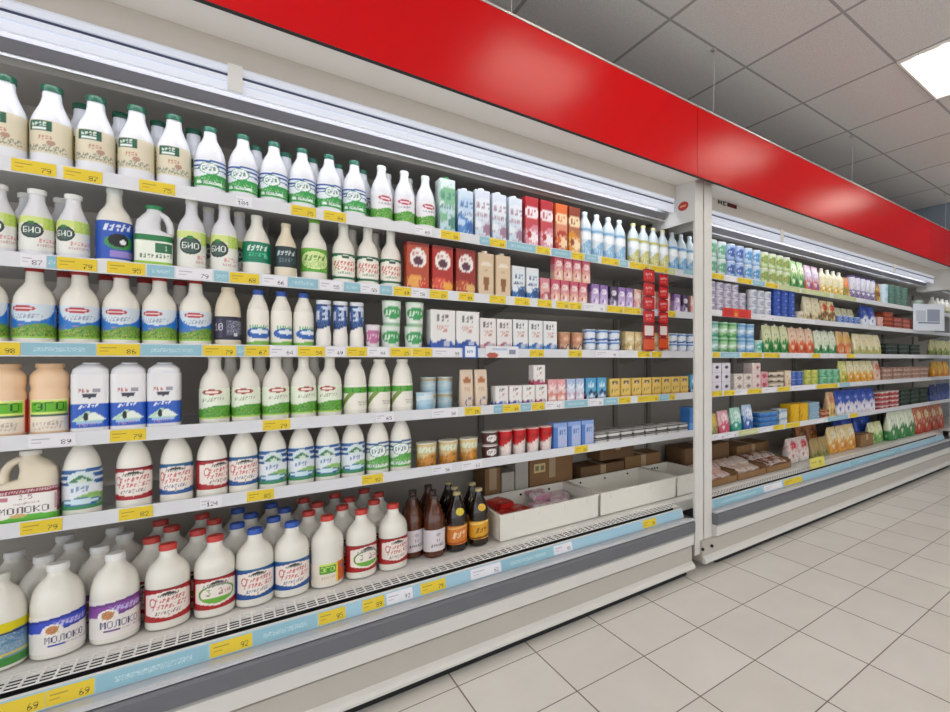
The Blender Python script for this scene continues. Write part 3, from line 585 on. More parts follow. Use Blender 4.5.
# ---- LEFT CASE, top shelf ---------------------------------------------------
z = zs1(1)
b = bottle('beige', .243, .079, P_SH, '1d5c44', M_MILKW, .17, .55, a_beige, 'cdbf8e', capr=.52)
for x in (-.456, -.374, -.291, -.208, -.126): put('milk_bottle', b, x, 2.2, z, 'white bottle with green cap and beige label', 'top shelf, left case', 'bottle', 'beige label bottles', jit(.25)+.05)
for x in (-.33, -.25, -.167, -.084): put('milk_bottle', b, x, 2.292, z, 'beige label bottle behind the front row', 'top shelf, left case', 'bottle', 'beige label bottles', jit(.3))
b = bottle('wave', .231, .0785, P_MI, '2a6b58', M_MILKW, .12, .5, a_wave, 'e3e8ee')
for x in (-.041, .042, .125, .206, .288, .37): put('milk_bottle', b, x, 2.2, z, 'white bottle with blue waves and green meadow', 'top shelf, left case', 'bottle', 'blue wave bottles', jit(.3))
for x in (.08, .165, .247, .33, .412): put('milk_bottle', b, x, 2.285, z, 'blue wave bottle behind the front row', 'top shelf, left case', 'bottle', 'blue wave bottles', jit(.3))
b = bottle('grass', .236, .076, P_MI, 'd8dcd6', M_MILKW, .1, .52, a_grass, 'e6e3e6')
for x in (.463, .546, .627): put('milk_bottle', b, x, 2.2, z, 'slim white bottle with pink oval and grass', 'top shelf, left case', 'bottle', 'pink oval bottles', jit(.2))
for x in (.5, .582): put('milk_bottle', b, x, 2.28, z, 'pink oval bottle behind the front row', 'top shelf, left case', 'bottle', 'pink oval bottles', jit(.2))
c = carton('greenmilk', .062, .07, .235, a_blob('bcd4dc', '7fb890', '4f8a7a', 1), 'd9e6e4', capc='2f8a3e', gable=False)
put('milk_carton', c, .708, 2.2, z, 'tall white milk carton with green cap', 'top shelf, left case', 'carton')
c = carton('bluemilk', .064, .07, .205, a_blob('4f86c4', 'b8cfe6', '3a66a8', 2), 'cfdce8', top='e6ecf2', capc='dfe6ee')
put('milk_carton', c, .784, 2.2, z, 'shorter blue and white milk carton', 'top shelf, left case', 'carton')
c = carton('whitemilk', .064, .07, .222, a_blob('c9d6e2', 'e2e6ec', 'a07a90', 3), 'd3dae4', capc='e6e6ea', gable=False)
for x in (.861, .938, 1.015): put('milk_carton', c, x, 2.2, z, 'tall white milk carton with small dark print', 'top shelf, left case', 'carton', 'tall white cartons', jit(.08))
for n, (c1, c2, c3, base, xs, lk) in enumerate((('b02a32', 'd98a9a', 'f0e2e6', 'c64a50', (1.1, 1.18), 'tall red and pink juice carton'), ('d9642a', 'b83a2a', 'f0d0a8', 'd98a6a', (1.262,), 'tall orange and red juice carton'), ('8a3a22', 'd9902a', 'f2d8b0', 'b06a4a', (1.338,), 'tall brown and orange juice carton'))):
    c = carton('juice%d' % n, .066, .066, .245, a_pack(c1, c2, c3, n), base, top=c1)
    for x in xs: put('juice_carton', c, x, 2.2, z, lk, 'top shelf, left case', 'carton', 'tall juice cartons')
def a_clr(c1): return lambda A: A.hill(.45, .12, 4, c1).band(.86, .95, c1).e(0, .7, .4, .14, 'f4f8fa').noise(.05, .4, 'e8f2f6', .25)
for key, c1, capc, xs, lk in (('clearb', '86b4d4', 'e6edf0', (1.418, 1.494, 1.57, 1.646), 'clear bottle with white and light blue label'), ('cleary', 'c4be6a', 'e3d9a0', (1.745, 1.82, 1.897, 1.973), 'clear bottle with white and yellow label'), ('clearc', '6aa6d0', 'dfe9ee', (2.051, 2.127, 2.203), 'clear bottle with bright blue label')):
    b = bottle(key, .243, .07, P_WA, capc, M_WATER, .06, .64, a_clr(c1), 'dbe4ea', nx=72, nv=20)
    for x in xs: put('drink_bottle', b, x, 2.2, z, lk, 'top shelf, left case', 'bottle', 'clear drink bottles', jit(.3))
# ---- LEFT CASE, second shelf
z = zs1(2)
b = bottle('bio', .197, .063, P_SH, 'e8e8e4', M_MILKW, .12, .6, a_bio, 'e8e8e2', capr=.56, nx=170, nv=48)
for x in (-.466, -.399, -.333): put('kefir_bottle', b, x, 2.19, z, 'white bottle with lime label and black oval', 'second shelf, left case', 'bottle', 'lime label kefir bottles', -.1 if x > -.35 else .2)
for x in (-.43, -.365): put('kefir_bottle', b, x, 2.262, z, 'lime label bottle behind the front row', 'second shelf, left case', 'bottle', 'lime label kefir bottles')
b = bottle('cow', .236, .077, P_NE, 'dfe6e0', M_MILK, .08, .56, a_cow, '2a56b8')
put('milk_bottle', b, -.254, 2.2, z, 'milk bottle with blue label showing a black cow', 'second shelf, left case', 'bottle')
put('milk_jug', jug('greenjug', .2, .082, .078, 1, '2a8a54', M_MILKW, a_jug2, 'e2e8d8', .52), -.17, 2.2, z, 'white jug with side grip and green cap', 'second shelf, left case', 'jug')
b = bottle('bio2', .237, .068, P_NE, 'e3e0d6', M_MILKW, .06, .56, a_bio, 'e6e6de', nx=170, nv=56)
for x in (-.085, -.006): put('kefir_bottle', b, x, 2.19, z, 'long necked white bottle with black oval badge', 'second shelf, left case', 'bottle', 'long necked lime label bottles', .35 if x < -.05 else -.1)
for x in (-.046, .034): put('kefir_bottle', b, x, 2.265, z, 'long necked white bottle behind the front row', 'second shelf, left case', 'bottle', 'long necked lime label bottles')
put('kefir_bottle', bottle('bifi', .219, .076, P_MI, 'e3e4da', M_MILK, .22, .56, a_bifi, '158060'), .078, 2.2, z, 'white bottle with emerald green wrap label', 'second shelf, left case', 'bottle', None, .1)
put('kefir_bottle', bottle('darkl', .204, .065, P_MI, 'cfc6ae', M_CREAM, .22, .58, a_darkl, '27383f'), .158, 2.19, z, 'small cream bottle with dark slate label', 'second shelf, left case', 'bottle')
put('milk_bottle', bottle('oval', .239, .08, P_NE, '7dbb4c', M_MILK, .16, .52, a_oval, '6fb43c'), .242, 2.2, z, 'round shouldered bottle with bright green oval label', 'second shelf, left case', 'bottle')
b = bottle('greenp', .238, .074, P_NE, 'e0e0d8', M_MILK, .1, .5, a_greenp, '1d6b4c')
for x in (.334, .415, .496): put('milk_bottle', b, x, 2.2, z, 'white bottle with dark green label and cream panel', 'second shelf, left case', 'bottle', 'dark green label bottles', jit(.15))
for x in (.375, .456): put('milk_bottle', b, x, 2.285, z, 'dark green label bottle behind the front row', 'second shelf, left case', 'bottle', 'dark green label bottles')
for n, (c1, c2, x, base, lk) in enumerate((('e6a04a', 'c8402a', .588, 'b5482c', 'orange red juice carton with pale badge'), ('d94a3a', 'e8a02a', .685, 'b02a22', 'red juice carton with pale badge and fruit'), ('b84a2a', 'd9b06a', .782, '96281c', 'dark red juice carton with pale badge'))):
    put('juice_carton', carton('nect%d' % n, .085, .065, .2, a_juice(c1, c2), base, top='8a2a1e'), x, 2.19, z, lk, 'second shelf, left case', 'carton', 'red juice cartons')
def a_glass(A): A.put((np.abs(A.X) < .05+.1*(A.V-.2))&(A.V > .2)&(A.V < .46), '8a5a34').e(0, .75, .12, .05, 'e8dcd0').sq(0, .62, .2, .01, .03, 'b89a84', 10).r(-.05, .05, .17, .2, '8a5a34')
c = carton('beigec', .07, .065, .196, a_glass, 'd9c0a0', capc='e8dccc')
for x in (.872, .952): put('milk_carton', c, x, 2.19, z, 'beige carton with a drawn brown glass', 'second shelf, left case', 'carton', 'beige cartons')
c = carton('bluec', .064, .06, .158, a_blob('2a66a8', 'dfe8ee', '1f4a80', 0), 'e3e6ea', top='e6e6e6')
for x in (1.028, 1.1): put('milk_carton', c, x, 2.19, z, 'small white carton with blue figure', 'second shelf, left case', 'carton', 'small blue figure cartons')
def row(kind, parts, xs, y, zz, look, place, cat, group=None, a=.05):
    for x in xs: put(kind, parts, x, y, zz, look, place, cat, group, jit(a))
pk = [carton('pk%d' % n, .05, .045, .117, a_pack(c1, c2, c3, n), base, nx=48, nv=14) for n, (c1, c2, c3, base) in enumerate((('d98a94', 'b84a5a', 'f0dcd8', 'e0a8a4'), ('c8566a', 'e8b8a0', 'f0e0dc', 'd98f94'), ('8a6aa8', 'c8b0dc', 'efe6f2', 'b8a0cc'), ('4a3a5a', '8a7a9a', 'e0d8e6', '3a2f48'), ('e0b0a0', 'd98a8a', 'f4e8e0', 'e8c4b8')))]
row('juice_box', pk[0], (1.165, ), 2.18, z, 'small pink drink box beside blue figure carton', 'second shelf, left case', 'carton', 'small pink boxes')
row('juice_box', pk[1], (1.222, 1.276, 1.33, 1.384), 2.18, z, 'small rose drink box under another', 'second shelf, left case', 'carton', 'small pink boxes')
row('juice_box', pk[1], (1.24, 1.294, 1.348, 1.402), 2.18, z+.1175, 'small rose drink box on top of others', 'second shelf, left case', 'carton', 'small pink boxes')
row('juice_box', pk[2], (1.46, 1.515), 2.18, z, 'small lilac drink box', 'second shelf, left case', 'carton', 'small lilac boxes')
row('juice_box', pk[3], (1.58,), 2.18, z, 'small dark purple drink box left of the strips', 'second shelf, left case', 'carton')
row('juice_box', pk[2], (1.635, 1.69), 2.18, z, 'small lilac drink box near the red strips', 'second shelf, left case', 'carton', 'small lilac boxes')
row('juice_box', pk[4], (1.748, 1.803, 1.862, 1.918, 1.974), 2.18, z, 'small peach pink drink box by the red strips', 'second shelf, left case', 'carton', 'small peach boxes')
row('juice_box', pk[2], (2.06,), 2.18, z, 'small lilac drink box right of the strips', 'second shelf, left case', 'carton')
row('juice_box', pk[3], (2.128,), 2.18, z, 'small dark purple drink box next to the upright', 'second shelf, left case', 'carton')
row('juice_box', pk[4], (2.199,), 2.18, z, 'small peach pink drink box next to the upright', 'second shelf, left case', 'carton')
# ---- LEFT CASE, third shelf
z = zs1(3)
b = bottle('mount', .226, .0785, P_NE, 'a8322e', M_MILK, .1, .52, a_mount, '2f78c8')
for x in (-.488, -.405, -.322, -.24, -.158, -.076): put('milk_bottle', b, x, 2.2, z, 'milk bottle with red oval over mountain meadow label', 'third shelf, left case', 'bottle', 'mountain label bottles', jit(.2)+(.15 if x in (-.322, -.076) else -.1))
for x in (-.364, -.281, -.199, -.117): put('milk_bottle', b, x, 2.29, z, 'mountain label bottle behind the front row', 'third shelf, left case', 'bottle', 'mountain label bottles')
put('cream_bottle', bottle('navy', .203, .068, P_RD, 'd9cbb0', M_CREAM, .14, .52, a_navy, '26243a', capr=.5), .003, 2.195, z, 'cream bottle with dark navy wrap label', 'third shelf, left case', 'bottle')
b = bottle('bluecap', .203, .06, P_SQ[:6]+[(.72, .9), (.8, .72), (.87, .54), (.92, .46)], '3a5fb0', M_MILK, .06, .66, a_bluelogo, 'efeae0')
row('milk_bottle', b, (.081, .145, .209), 2.19, z, 'slim white bottle with blue cap', 'third shelf, left case', 'bottle', 'blue cap bottles', .3)
b = bottle('drink', .178, .046, P_DR, 'dfe2e8', M_MILKW, .04, .93, a_drink, 'e3ddd6', nx=80)
row('yogurt_bottle', b, (.268, .321, .374), 2.18, z, 'small waisted yogurt bottle, navy blue upper half', 'third shelf, left case', 'bottle', 'navy yogurt bottles', .3)
put('yogurt_cup', cup('pinkc', .05, .098, a_cupl('c06a9a', 'f0dce6'), 'e3dce0', 'd9c8d4'), .428, 2.18, z, 'small white cup with pink oval', 'third shelf, left case', 'cup')
cg = cup('greenc', .07, .098, a_cupl('3fa05a', 'e3f0e4'), 'dfe6de', 'b8d8b8', taper=.86)
for x in (.492, .578):
    put('yogurt_cup', cg, x, 2.185, z, 'white cup with green oval, lower of its stack', 'third shelf, left case', 'cup', 'green oval cups')
    put('yogurt_cup', cg, x+.004, 2.185, z+.0985, 'white cup with green oval, upper of its stack', 'third shelf, left case', 'cup', 'green oval cups')
c = carton('bigpr', .1, .07, .172, a_prism('2a55b0', '2a4a9a'), 'e6e4e2', top='e6e4e0')
row('milk_carton', c, (.686, .79), 2.19, z, 'big white carton with blue folded base', 'third shelf, left case', 'carton', 'big white cartons', 0)
c = carton('medpr1', .073, .06, .148, a_prism('c8a8b0', 'b06a7a'), 'e6e0de', top='e6e4e0')
row('milk_carton', c, (.88, .957), 2.185, z, 'medium white carton with rosy base', 'third shelf, left case', 'carton', 'medium white cartons', 0)
c = carton('medpr2', .073, .06, .15, a_prism('4a86c4', '2a5aa8'), 'e3e4e6', top='e6e4e0')
row('milk_carton', c, (1.036, 1.114, 1.192), 2.185, z, 'medium white carton with light blue base', 'third shelf, left case', 'carton', 'medium white cartons', 0)
cb = cup('brownc', .07, .1, a_blob('5a2f24', 'd9a888', 'efe0d4', 0), 'c08a6a', 'd0a080', taper=.86)
row('yogurt_cup', cb, (1.284, 1.36), 2.185, z, 'brown and cream dessert cup', 'third shelf, left case', 'cup', 'brown dessert cups')
cb = cup('bluew', .074, .06, a_stripe(('3a6ab8', 'e3e8f0', '4f86c8')), 'dfe4ec', 'dfe4ee', taper=.86)
for x in (1.44, 1.52, 1.6):
    put('yogurt_cup', cb, x, 2.185, z, 'blue striped cup, lower of its pair', 'third shelf, left case', 'cup', 'blue striped cups')
    put('yogurt_cup', cb, x, 2.185, z+.0605, 'blue striped cup, upper of its pair', 'third shelf, left case', 'cup', 'blue striped cups')
cc = carton('beigeb', .062, .06, .118, a_pack('d9c08a', 'b89a5a', 'efe6cc', 3), 'dccba0', top='6a7a4a', nx=48, nv=12)
row('dessert_box', cc, (1.69, 1.757, 1.824, 1.891, 1.958), 2.185, z, 'beige dessert box behind the red strips', 'third shelf, left case', 'carton', 'beige boxes')
for x in (2.04, 2.118, 2.196):
    put('yogurt_cup', cb, x, 2.185, z, 'blue striped cup by the upright, lower', 'third shelf, left case', 'cup', 'blue striped cups')
    put('yogurt_cup', cb, x, 2.185, z+.0605, 'blue striped cup by the upright, upper', 'third shelf, left case', 'cup', 'blue striped cups')
# cards clipped over the third shelf edge
wob = tag(obj('shelf_card', panel('shelf_card', -.033, .033, -.028, .028, 0, .0012, lambda A: A.r(-.4, .4, .1, .9, 'e6eaf0').sq(0, .5, .5, .05, .1, '4a6ab0', 14), '3a62b8', 30, 20), None, (.795, SY-.0085, 1.232)), 'small blue and white card clipped to third shelf edge, left case', 'card')
wob = tag(obj('shelf_card', panel('shelf_card_wide', -.078, .078, -.026, .026, 0, .0012, lambda A: A.r(-.9, .5, .62, .86, 'b8c4dc').e(-.9, .2, .5, .25, 'b85a4a').r(.6, 1.2, .3, .7, '8a90a8'), 'e3e2e6', 40, 16), None, (.94, SY-.0085, 1.232)), 'wide white card with red picture on third shelf edge', 'card')
# ---- LEFT CASE, fourth shelf
z = zs1(4)
b = bottle('ego', .205, .075, P_EG, 'd9b48c', M_PEACH, .08, .52, a_ego, 'd9532c')
row('drink_bottle', b, (-.455, -.377), 2.2, z, 'peach ribbed bottle with green lettered label', 'fourth shelf, left case', 'bottle', 'peach bottles', .05)
b = bottle('rect', .206, .073, [(0, .95), (.02, 1), (.85, 1), (.9, .95), (.94, .8)], None, M_MILKW, .02, .85, a_rect, 'e9e8ea', square=.6, nx=160, nv=48)
b[0] = ('body', loft('rect_body', [(0, .07, .07, .014), (.004, .073, .073, .015), (.175, .073, .073, .015), (.19, .068, .068, .016), (.2, .05, .05, .02), (.204, .04, .04, .02)], M_MILKW, 40, smooth=50), [])
b.append(('cap', loft('rect_cap', [(.203, .036, .036, .018), (.2085, .034, .034, .017)], cap('e0e4ea'), 24), []))
row('milk_bottle', b, (-.299, -.223, -.147), 2.195, z, 'square white bottle with deep blue lower band', 'fourth shelf, left case', 'bottle', 'square white bottles', .04)
b = bottle('mtg', .236, .0765, P_NE, 'd8d4c2', M_MILK, .1, .52, a_mtg, 'e8efdc')
row('milk_bottle', b, (-.03, .05, .13, .21, .29), 2.2, z, 'milk bottle with small red oval on green label', 'fourth shelf, left case', 'bottle', 'green meadow bottles', .3)
for x in (.01, .09, .17, .25): put('milk_bottle', b, x, 2.288, z, 'green meadow bottle behind the front row', 'fourth shelf, left case', 'bottle', 'green meadow bottles')
b = bottle('diag', .218, .076, P_RD, 'e6e3d8', M_MILK, .12, .55, a_diag, 'eeeade')
row('milk_bottle', b, (.372, .455, .538), 2.2, z, 'rounded white bottle with bright green stripe', 'fourth shelf, left case', 'bottle', 'green stripe bottles', .12)
ct = cup('tubl', .07, .08, a_stripe(('9cc4dc', 'd9e8f0')), 'b0d0e2', 'cfe0ea', taper=.9)
put('dessert_tub', ct, .622, 2.19, z, 'low pale blue see-through tub at the front', 'fourth shelf, left case', 'tub')
ct = cup('tubh', .066, .07, a_stripe(('a8ccdf', 'd0dfe6', 'cbb48a')), 'bcd6e2', 'd9e6ec', taper=.92)
for x in (.655, .726):
    put('dessert_tub', ct, x, 2.262, z, 'pale blue tub, lower, behind', 'fourth shelf, left case', 'tub', 'pale blue tubs')
    put('dessert_tub', ct, x, 2.262, z+.0705, 'pale blue tub, upper, behind', 'fourth shelf, left case', 'tub', 'pale blue tubs')
c = pouch('sticks', .058, .045, .172, lambda A: A.e(0, .72, .1, .08, 'b06a3a').ring(.05, .16, .12, .11, .25, '5a6a94').sq(0, .5, .15, .02, .04, 'c8a08a', 9), 'dcc6b0')
row('snack_bag', c, (.794, .858), 2.19, z, 'upright beige snack bag', 'fourth shelf, left case', 'bag', 'beige snack bags', .05)
for n, (c1, x) in enumerate((('3a62b0', .945), ('4a4aa0', 1.012), ('7a3a8a', 1.079), ('a83a5a', 1.146))):
    c = carton('smpr%d' % n, .063, .055, .095, a_prism(c1, c1), 'e6e2e0', top='e3e0dc', nx=48, nv=14)
    put('milk_carton', c, x, 2.185, z, 'small white carton with %s base' % ('blue', 'indigo', 'purple', 'crimson')[n], 'fourth shelf, left case', 'carton', 'small white cartons')
    if n == 3: put('milk_carton', c, x-.012, 2.185, z+.0952, 'small white carton stacked on the crimson one', 'fourth shelf, left case', 'carton')
pp = carton('pinkp', .047, .045, .118, a_pack('e3a0a4', 'd98a7a', 'f2e4e0', 2), 'e6c8c4', nx=44, nv=12)
row('juice_box', pp, (1.206, 1.257), 2.18, z, 'small pale pink drink box', 'fourth shelf, left case', 'carton', 'pale pink boxes')
pp = carton('lbp', .05, .045, .118, a_pack('a8bcdc', 'd0a8c0', 'eef0f4', 4), 'd0d8e8', nx=44, nv=12)
row('juice_box', pp, (1.311, 1.364), 2.18, z, 'small pale blue drink box', 'fourth shelf, left case', 'carton', 'pale blue boxes')
pp = carton('dbp', .062, .05, .12, a_pack('4f9cc8', '1f3a6a', 'cfe6f0', 1), '5aa8cc', nx=44, nv=12)
row('juice_box', pp, (1.43, 1.498), 2.18, z, 'small bright blue drink box with navy base', 'fourth shelf, left case', 'carton', 'bright blue boxes')
row('juice_box', pp, (2.196,), 2.18, z, 'small bright blue drink box by the upright', 'fourth shelf, left case', 'carton')
pp = carton('yep', .068, .05, .112, lambda A: A.e(0, .78, .16, .14, '4a4434').e(0, .72, .1, .1, 'd9b890').band(0, .2, 'c89a3a').sq(0, .4, .4, .04, .1, '8a6a2a', 12), 'dcbc62', top='c8a850', nx=44, nv=14)
row('dessert_box', pp, (1.585, 1.661, 1.737, 1.813, 1.889, 1.965, 2.041, 2.117), 2.18, z, 'small yellow box with dark haired portrait', 'fourth shelf, left case', 'carton', 'yellow portrait boxes', .03)
# ---- LEFT CASE, lowest shelf
z = zs1(5)
put('milk_jug', jug('molokojug', .2, .105, .08, -1, 'e6e2da', M_CREAM, a_jugm, 'ece6da', .5), -.412, 2.2, z, 'wide cream milk jug with open grip and dark red band', 'lowest shelf, left case', 'jug')
b = bottle('wave2', .219, .078, P_SQ, 'e3e0d6', M_MILK, .1, .63, a_wave2, 'e2e8ee')
put('milk_bottle', b, -.317, 2.2, z, 'rounded bottle with blue wave label between jug and red label', 'lowest shelf, left case', 'bottle', None, .05)
bs = {k: bottle('scr'+k, .217, .077, P_SQ, 'e6e2d8', M_MILK, .14, .58, script_art(k[0], 'red'), {'r': 'a8242c', 'b': '2a5a9a'}[k[0]]) for k in ('r', 'b')}
put('milk_bottle', bs['r'], -.213, 2.2, z, 'rounded bottle with red script label, standing apart', 'lowest shelf, left case', 'bottle', None, .05)
put('milk_bottle', bs['b'], -.12, 2.2, z, 'rounded bottle with blue script label, left one', 'lowest shelf, left case', 'bottle', None, 0)
put('milk_bottle', bs['r'], -.036, 2.2, z, 'rounded bottle with red script label, turned aside', 'lowest shelf, left case', 'bottle', None, .6)
put('milk_bottle', bs['b'], .043, 2.2, z, 'rounded bottle with blue script label, right one', 'lowest shelf, left case', 'bottle', None, .1)
row('milk_bottle', b, (.122, .203, .284, .365), 2.2, z, 'rounded bottle with blue waves and green foot', 'lowest shelf, left case', 'bottle', 'blue wave rounded bottles', .3)
b2 = bottle('wave3', .219, .078, P_SQ, 'e3e0d6', M_MILK, .1, .6, lambda A: a_wave(A, '3a5f9a', '5aa84a'), 'e4e8e2')
row('milk_bottle', b2, (.449, .532), 2.2, z, 'rounded bottle with dark wave and leaf label', 'lowest shelf, left case', 'bottle', 'leaf label bottles', .2)
cy = cup('corn', .08, .105, lambda A: A.hill(.5, .08, 4, 'c98a3a').noise(.05, .5, '5a3a1c', .25).e(0, .76, .5, .14, 'e6e6d0').noise(.6, .9, '8aa84a', .2), 'd9c08a', 'e3e0d0', taper=.9)
row('salad_tub', cy, (.63, .718, .806), 2.195, z, 'tub with yellow brown label and white lid', 'lowest shelf, left case', 'tub', 'yellow brown tubs', .2)
cw = cup('heart', .072, .062, a_cupl('e6e2e0', '5a2a20'), '4a2620', 'e3dedc', taper=.86)
put('dessert_cup', cw, .9, 2.19, z, 'dark brown cup with white badge, lower', 'lowest shelf, left case', 'cup', 'brown badge cups')
put('dessert_cup', cw, .9, 2.19, z+.0625, 'dark brown cup with white badge, upper', 'lowest shelf, left case', 'cup', 'brown badge cups')
cr = cup('redw', .066, .125, lambda A: A.put(A.V > .52+.1*np.sin(A.X*7), 'c4161c').noise(.15, .5, 'd98a84', .14).e(0, .74, .2, .08, 'a80f14'), 'e8dcd8', 'd8b4ae', taper=.8)
row('yogurt_cup', cr, (.972, 1.042, 1.112, 1.182), 2.185, z, 'tall white cup with bright red upper half', 'lowest shelf, left case', 'cup', 'red top cups', .2)
cx = carton('bluebox', .075, .07, .135, lambda A: A.r(-.12, .3, .1, .9, 'a8bce6').sq(.08, .65, .25, .05, .1, '4a5aa8', 10).noise(.15, .5, 'd9a8b8', .25, -.05, .25).band(.88, 1, '86a4dc'), '4a78c0', top='7f9ad0', nx=60, nv=18)
row('cheese_box', cx, (1.25, 1.33, 1.41), 2.19, z, 'blue and pale lilac cheese box', 'lowest shelf, left case', 'box', 'blue cheese boxes', 0)
fl = flat('flatbw', .082, .11, .026, lambda A: A.band(.2, .8, 'd9d9d6'), '3a3634', 'cfcfcc')
for n, x in enumerate((1.502, 1.59, 1.678, 1.766, 1.854, 1.942, 2.03, 2.118)):
    for k in range(2): put('flat_pack', fl, x, 2.215, z+.0295*k, 'flat black and white pack, %s of its pair' % ('lower', 'upper')[k], 'lowest shelf, left case', 'pack', 'flat black and white packs')
put('cheese_box', carton('bluebig', .075, .09, .15, a_stripe(('5a9cdc', '3a72b8')), '3f78c0', top='5a90d0'), 2.2, 2.2, z, 'tall plain blue box at the end by the upright', 'lowest shelf, left case', 'box')
# ---- LEFT CASE, deck
z = .3665
DX = (-.361, -.251, -.139, -.029, .073, .175, .281, .391, .502)
RY = (2.19, 2.302, 2.413, 2.524)
bw = {}
def deckb(key, capc, art, base, body=M_PETM, d=.103, l0=.1, l1=.5, P=P_2C): return bottle(key, .25, d, P, capc, body, l0, l1, art, base, nx=170, nv=44)
bw['blue'] = deckb('bigblue', 'e6e6e4', a_milkw('3a52c4', '28389c'), 'e8e3de', M_PETM, l0=.06, l1=.47, P=P_2L)
bw['pur'] = deckb('bigpur', 'e6e6e4', a_milkw('8a4aa0', '6a3a86'), 'e8e3de', M_PETM, l0=.06, l1=.5, P=P_2L)
bw['red'] = deckb('bigred', 'c83a30', script_art('r', 'red'), 'a81c20')
bw['rg'] = deckb('bigrg', 'c83a30', script_art('r', 'green'), 'a81c20')
bw['bl'] = deckb('bigbl', '2a55b0', script_art('b', 'red'), '1f5296')
bw['eco'] = deckb('bigeco', 'c83a30', a_eco, 'e6dccb', l0=.05, l1=.34)
put('milk_bottle', deckb('bigleft', 'd8d8cc', a_left, '7a9ab0', M_PETM, l0=.04, l1=.5, P=P_2L), -.466, 2.19, z, 'cut off bottle with yellow, blue and green label', 'front of the deck, left case', 'bottle')
cols = ('blue', 'pur', 'red', 'rg', 'bl', 'bl', 'eco', 'rg', 'red')
desc = {'blue': 'big white bottle with blue diagonal band', 'pur': 'big white bottle with purple diagonal band', 'red': 'big milk bottle, red cap, red script label', 'rg': 'big milk bottle, red cap, red and green label', 'bl': 'big milk bottle, blue cap, blue script label', 'eco': 'big milk bottle, red cap, green and orange label'}
rows_ = ('front', 'second', 'third', 'back')
for j, y in enumerate(RY):
    for i, x in enumerate(DX):
        k = cols[i]
        if j and k == 'eco': k = 'red' if j == 1 else 'rg'
        xx = x+(0, -.045, -.005, -.04)[j]
        lk = desc[k] if j == 0 else {'blue': 'big white capped bottle', 'pur': 'big white capped bottle', 'bl': 'big blue capped milk bottle'}.get(k, 'big red capped milk bottle')
        put('milk_bottle', bw[k], xx, y, z, lk, rows_[j]+' deck row, left case', 'bottle', 'big bottles on the deck', jit(.12)+(.15 if j == 0 else 0))
for x, y in ((-.518, 2.302), (-.482, 2.413)): put('milk_bottle', bw['blue'], x, y, z, 'big white capped bottle at the far left', ('second' if y < 2.4 else 'third')+' deck row, left case', 'bottle', 'big bottles on the deck')
kn = loft('kvass_neck', [(.19, .05, .05, .025), (.2, .042, .042, .021)], cap('d9d0c8'), 24, caps=False, off=.001)
kb = bottle('kvass', .25, .084, P_KV, '4a3a34', M_BROWN, .1, .46, a_kvass, 'd8d2d6')
k2 = bottle('kvo', .25, .084, P_KV, 'b8a878', M_BLACKB, .12, .44, a_kvo, 'd9822c', patch=disc('kvass_disc', 0, 0, 0, .001, .001, .001, M_DARK))
def neck_disc(key, c):
    me = loft(key, [(0, .034, .034, .017), (.0015, .034, .034, .017)], M_PRINT, 28, art=lambda A: A, base=c, top=c)
    me.transform(Matrix.Translation((0, -.0385, .17)) @ Matrix.Rotation(math.radians(60), 4, 'X')); return me
k2 = bottle('kvo', .25, .084, P_KV, 'b8a878', M_BLACKB, .12, .44, a_kvo, 'd9822c', patch=neck_disc('kvo_disc', 'd9c23a'))
k3 = bottle('kvy', .25, .084, P_KV, 'b8a878', M_BLACKB, .12, .44, a_kvy, 'e0a52a', patch=neck_disc('kvy_disc', 'e0b43a'))
put('kvass_bottle', kb, .663, 2.2, z, 'amber bottle with white label beside red labelled milk', 'front deck row, left case', 'bottle')
put('kvass_bottle', kb, .592, 2.25, z, 'amber bottle half hidden behind the milk bottles', 'second deck row, left case', 'bottle')
put('kvass_bottle', kb, .685, 2.3, z, 'amber bottle behind the white labelled one', 'second deck row, left case', 'bottle')
put('kvass_bottle', kb, .62, 2.36, z, 'amber bottle deep behind', 'third deck row, left case', 'bottle')
put('kvass_bottle', kb, .7, 2.41, z, 'amber bottle at the very back', 'third deck row, left case', 'bottle')
put('kvass_bottle', k2, .79, 2.41, z, 'dark gold capped bottle at the very back', 'third deck row, left case', 'bottle')
put('kvass_bottle', k2, .757, 2.2, z, 'dark bottle with orange label and gold cap', 'front deck row, left case', 'bottle')
put('kvass_bottle', k2, .782, 2.3, z, 'dark gold capped bottle behind the orange labelled one', 'second deck row, left case', 'bottle')
put('kvass_bottle', k3, .853, 2.2, z, 'dark bottle with yellow label next to the crate', 'front deck row, left case', 'bottle')
put('kvass_bottle', k3, .868, 2.32, z, 'dark gold capped bottle behind the yellow labelled one', 'second deck row, left case', 'bottle')
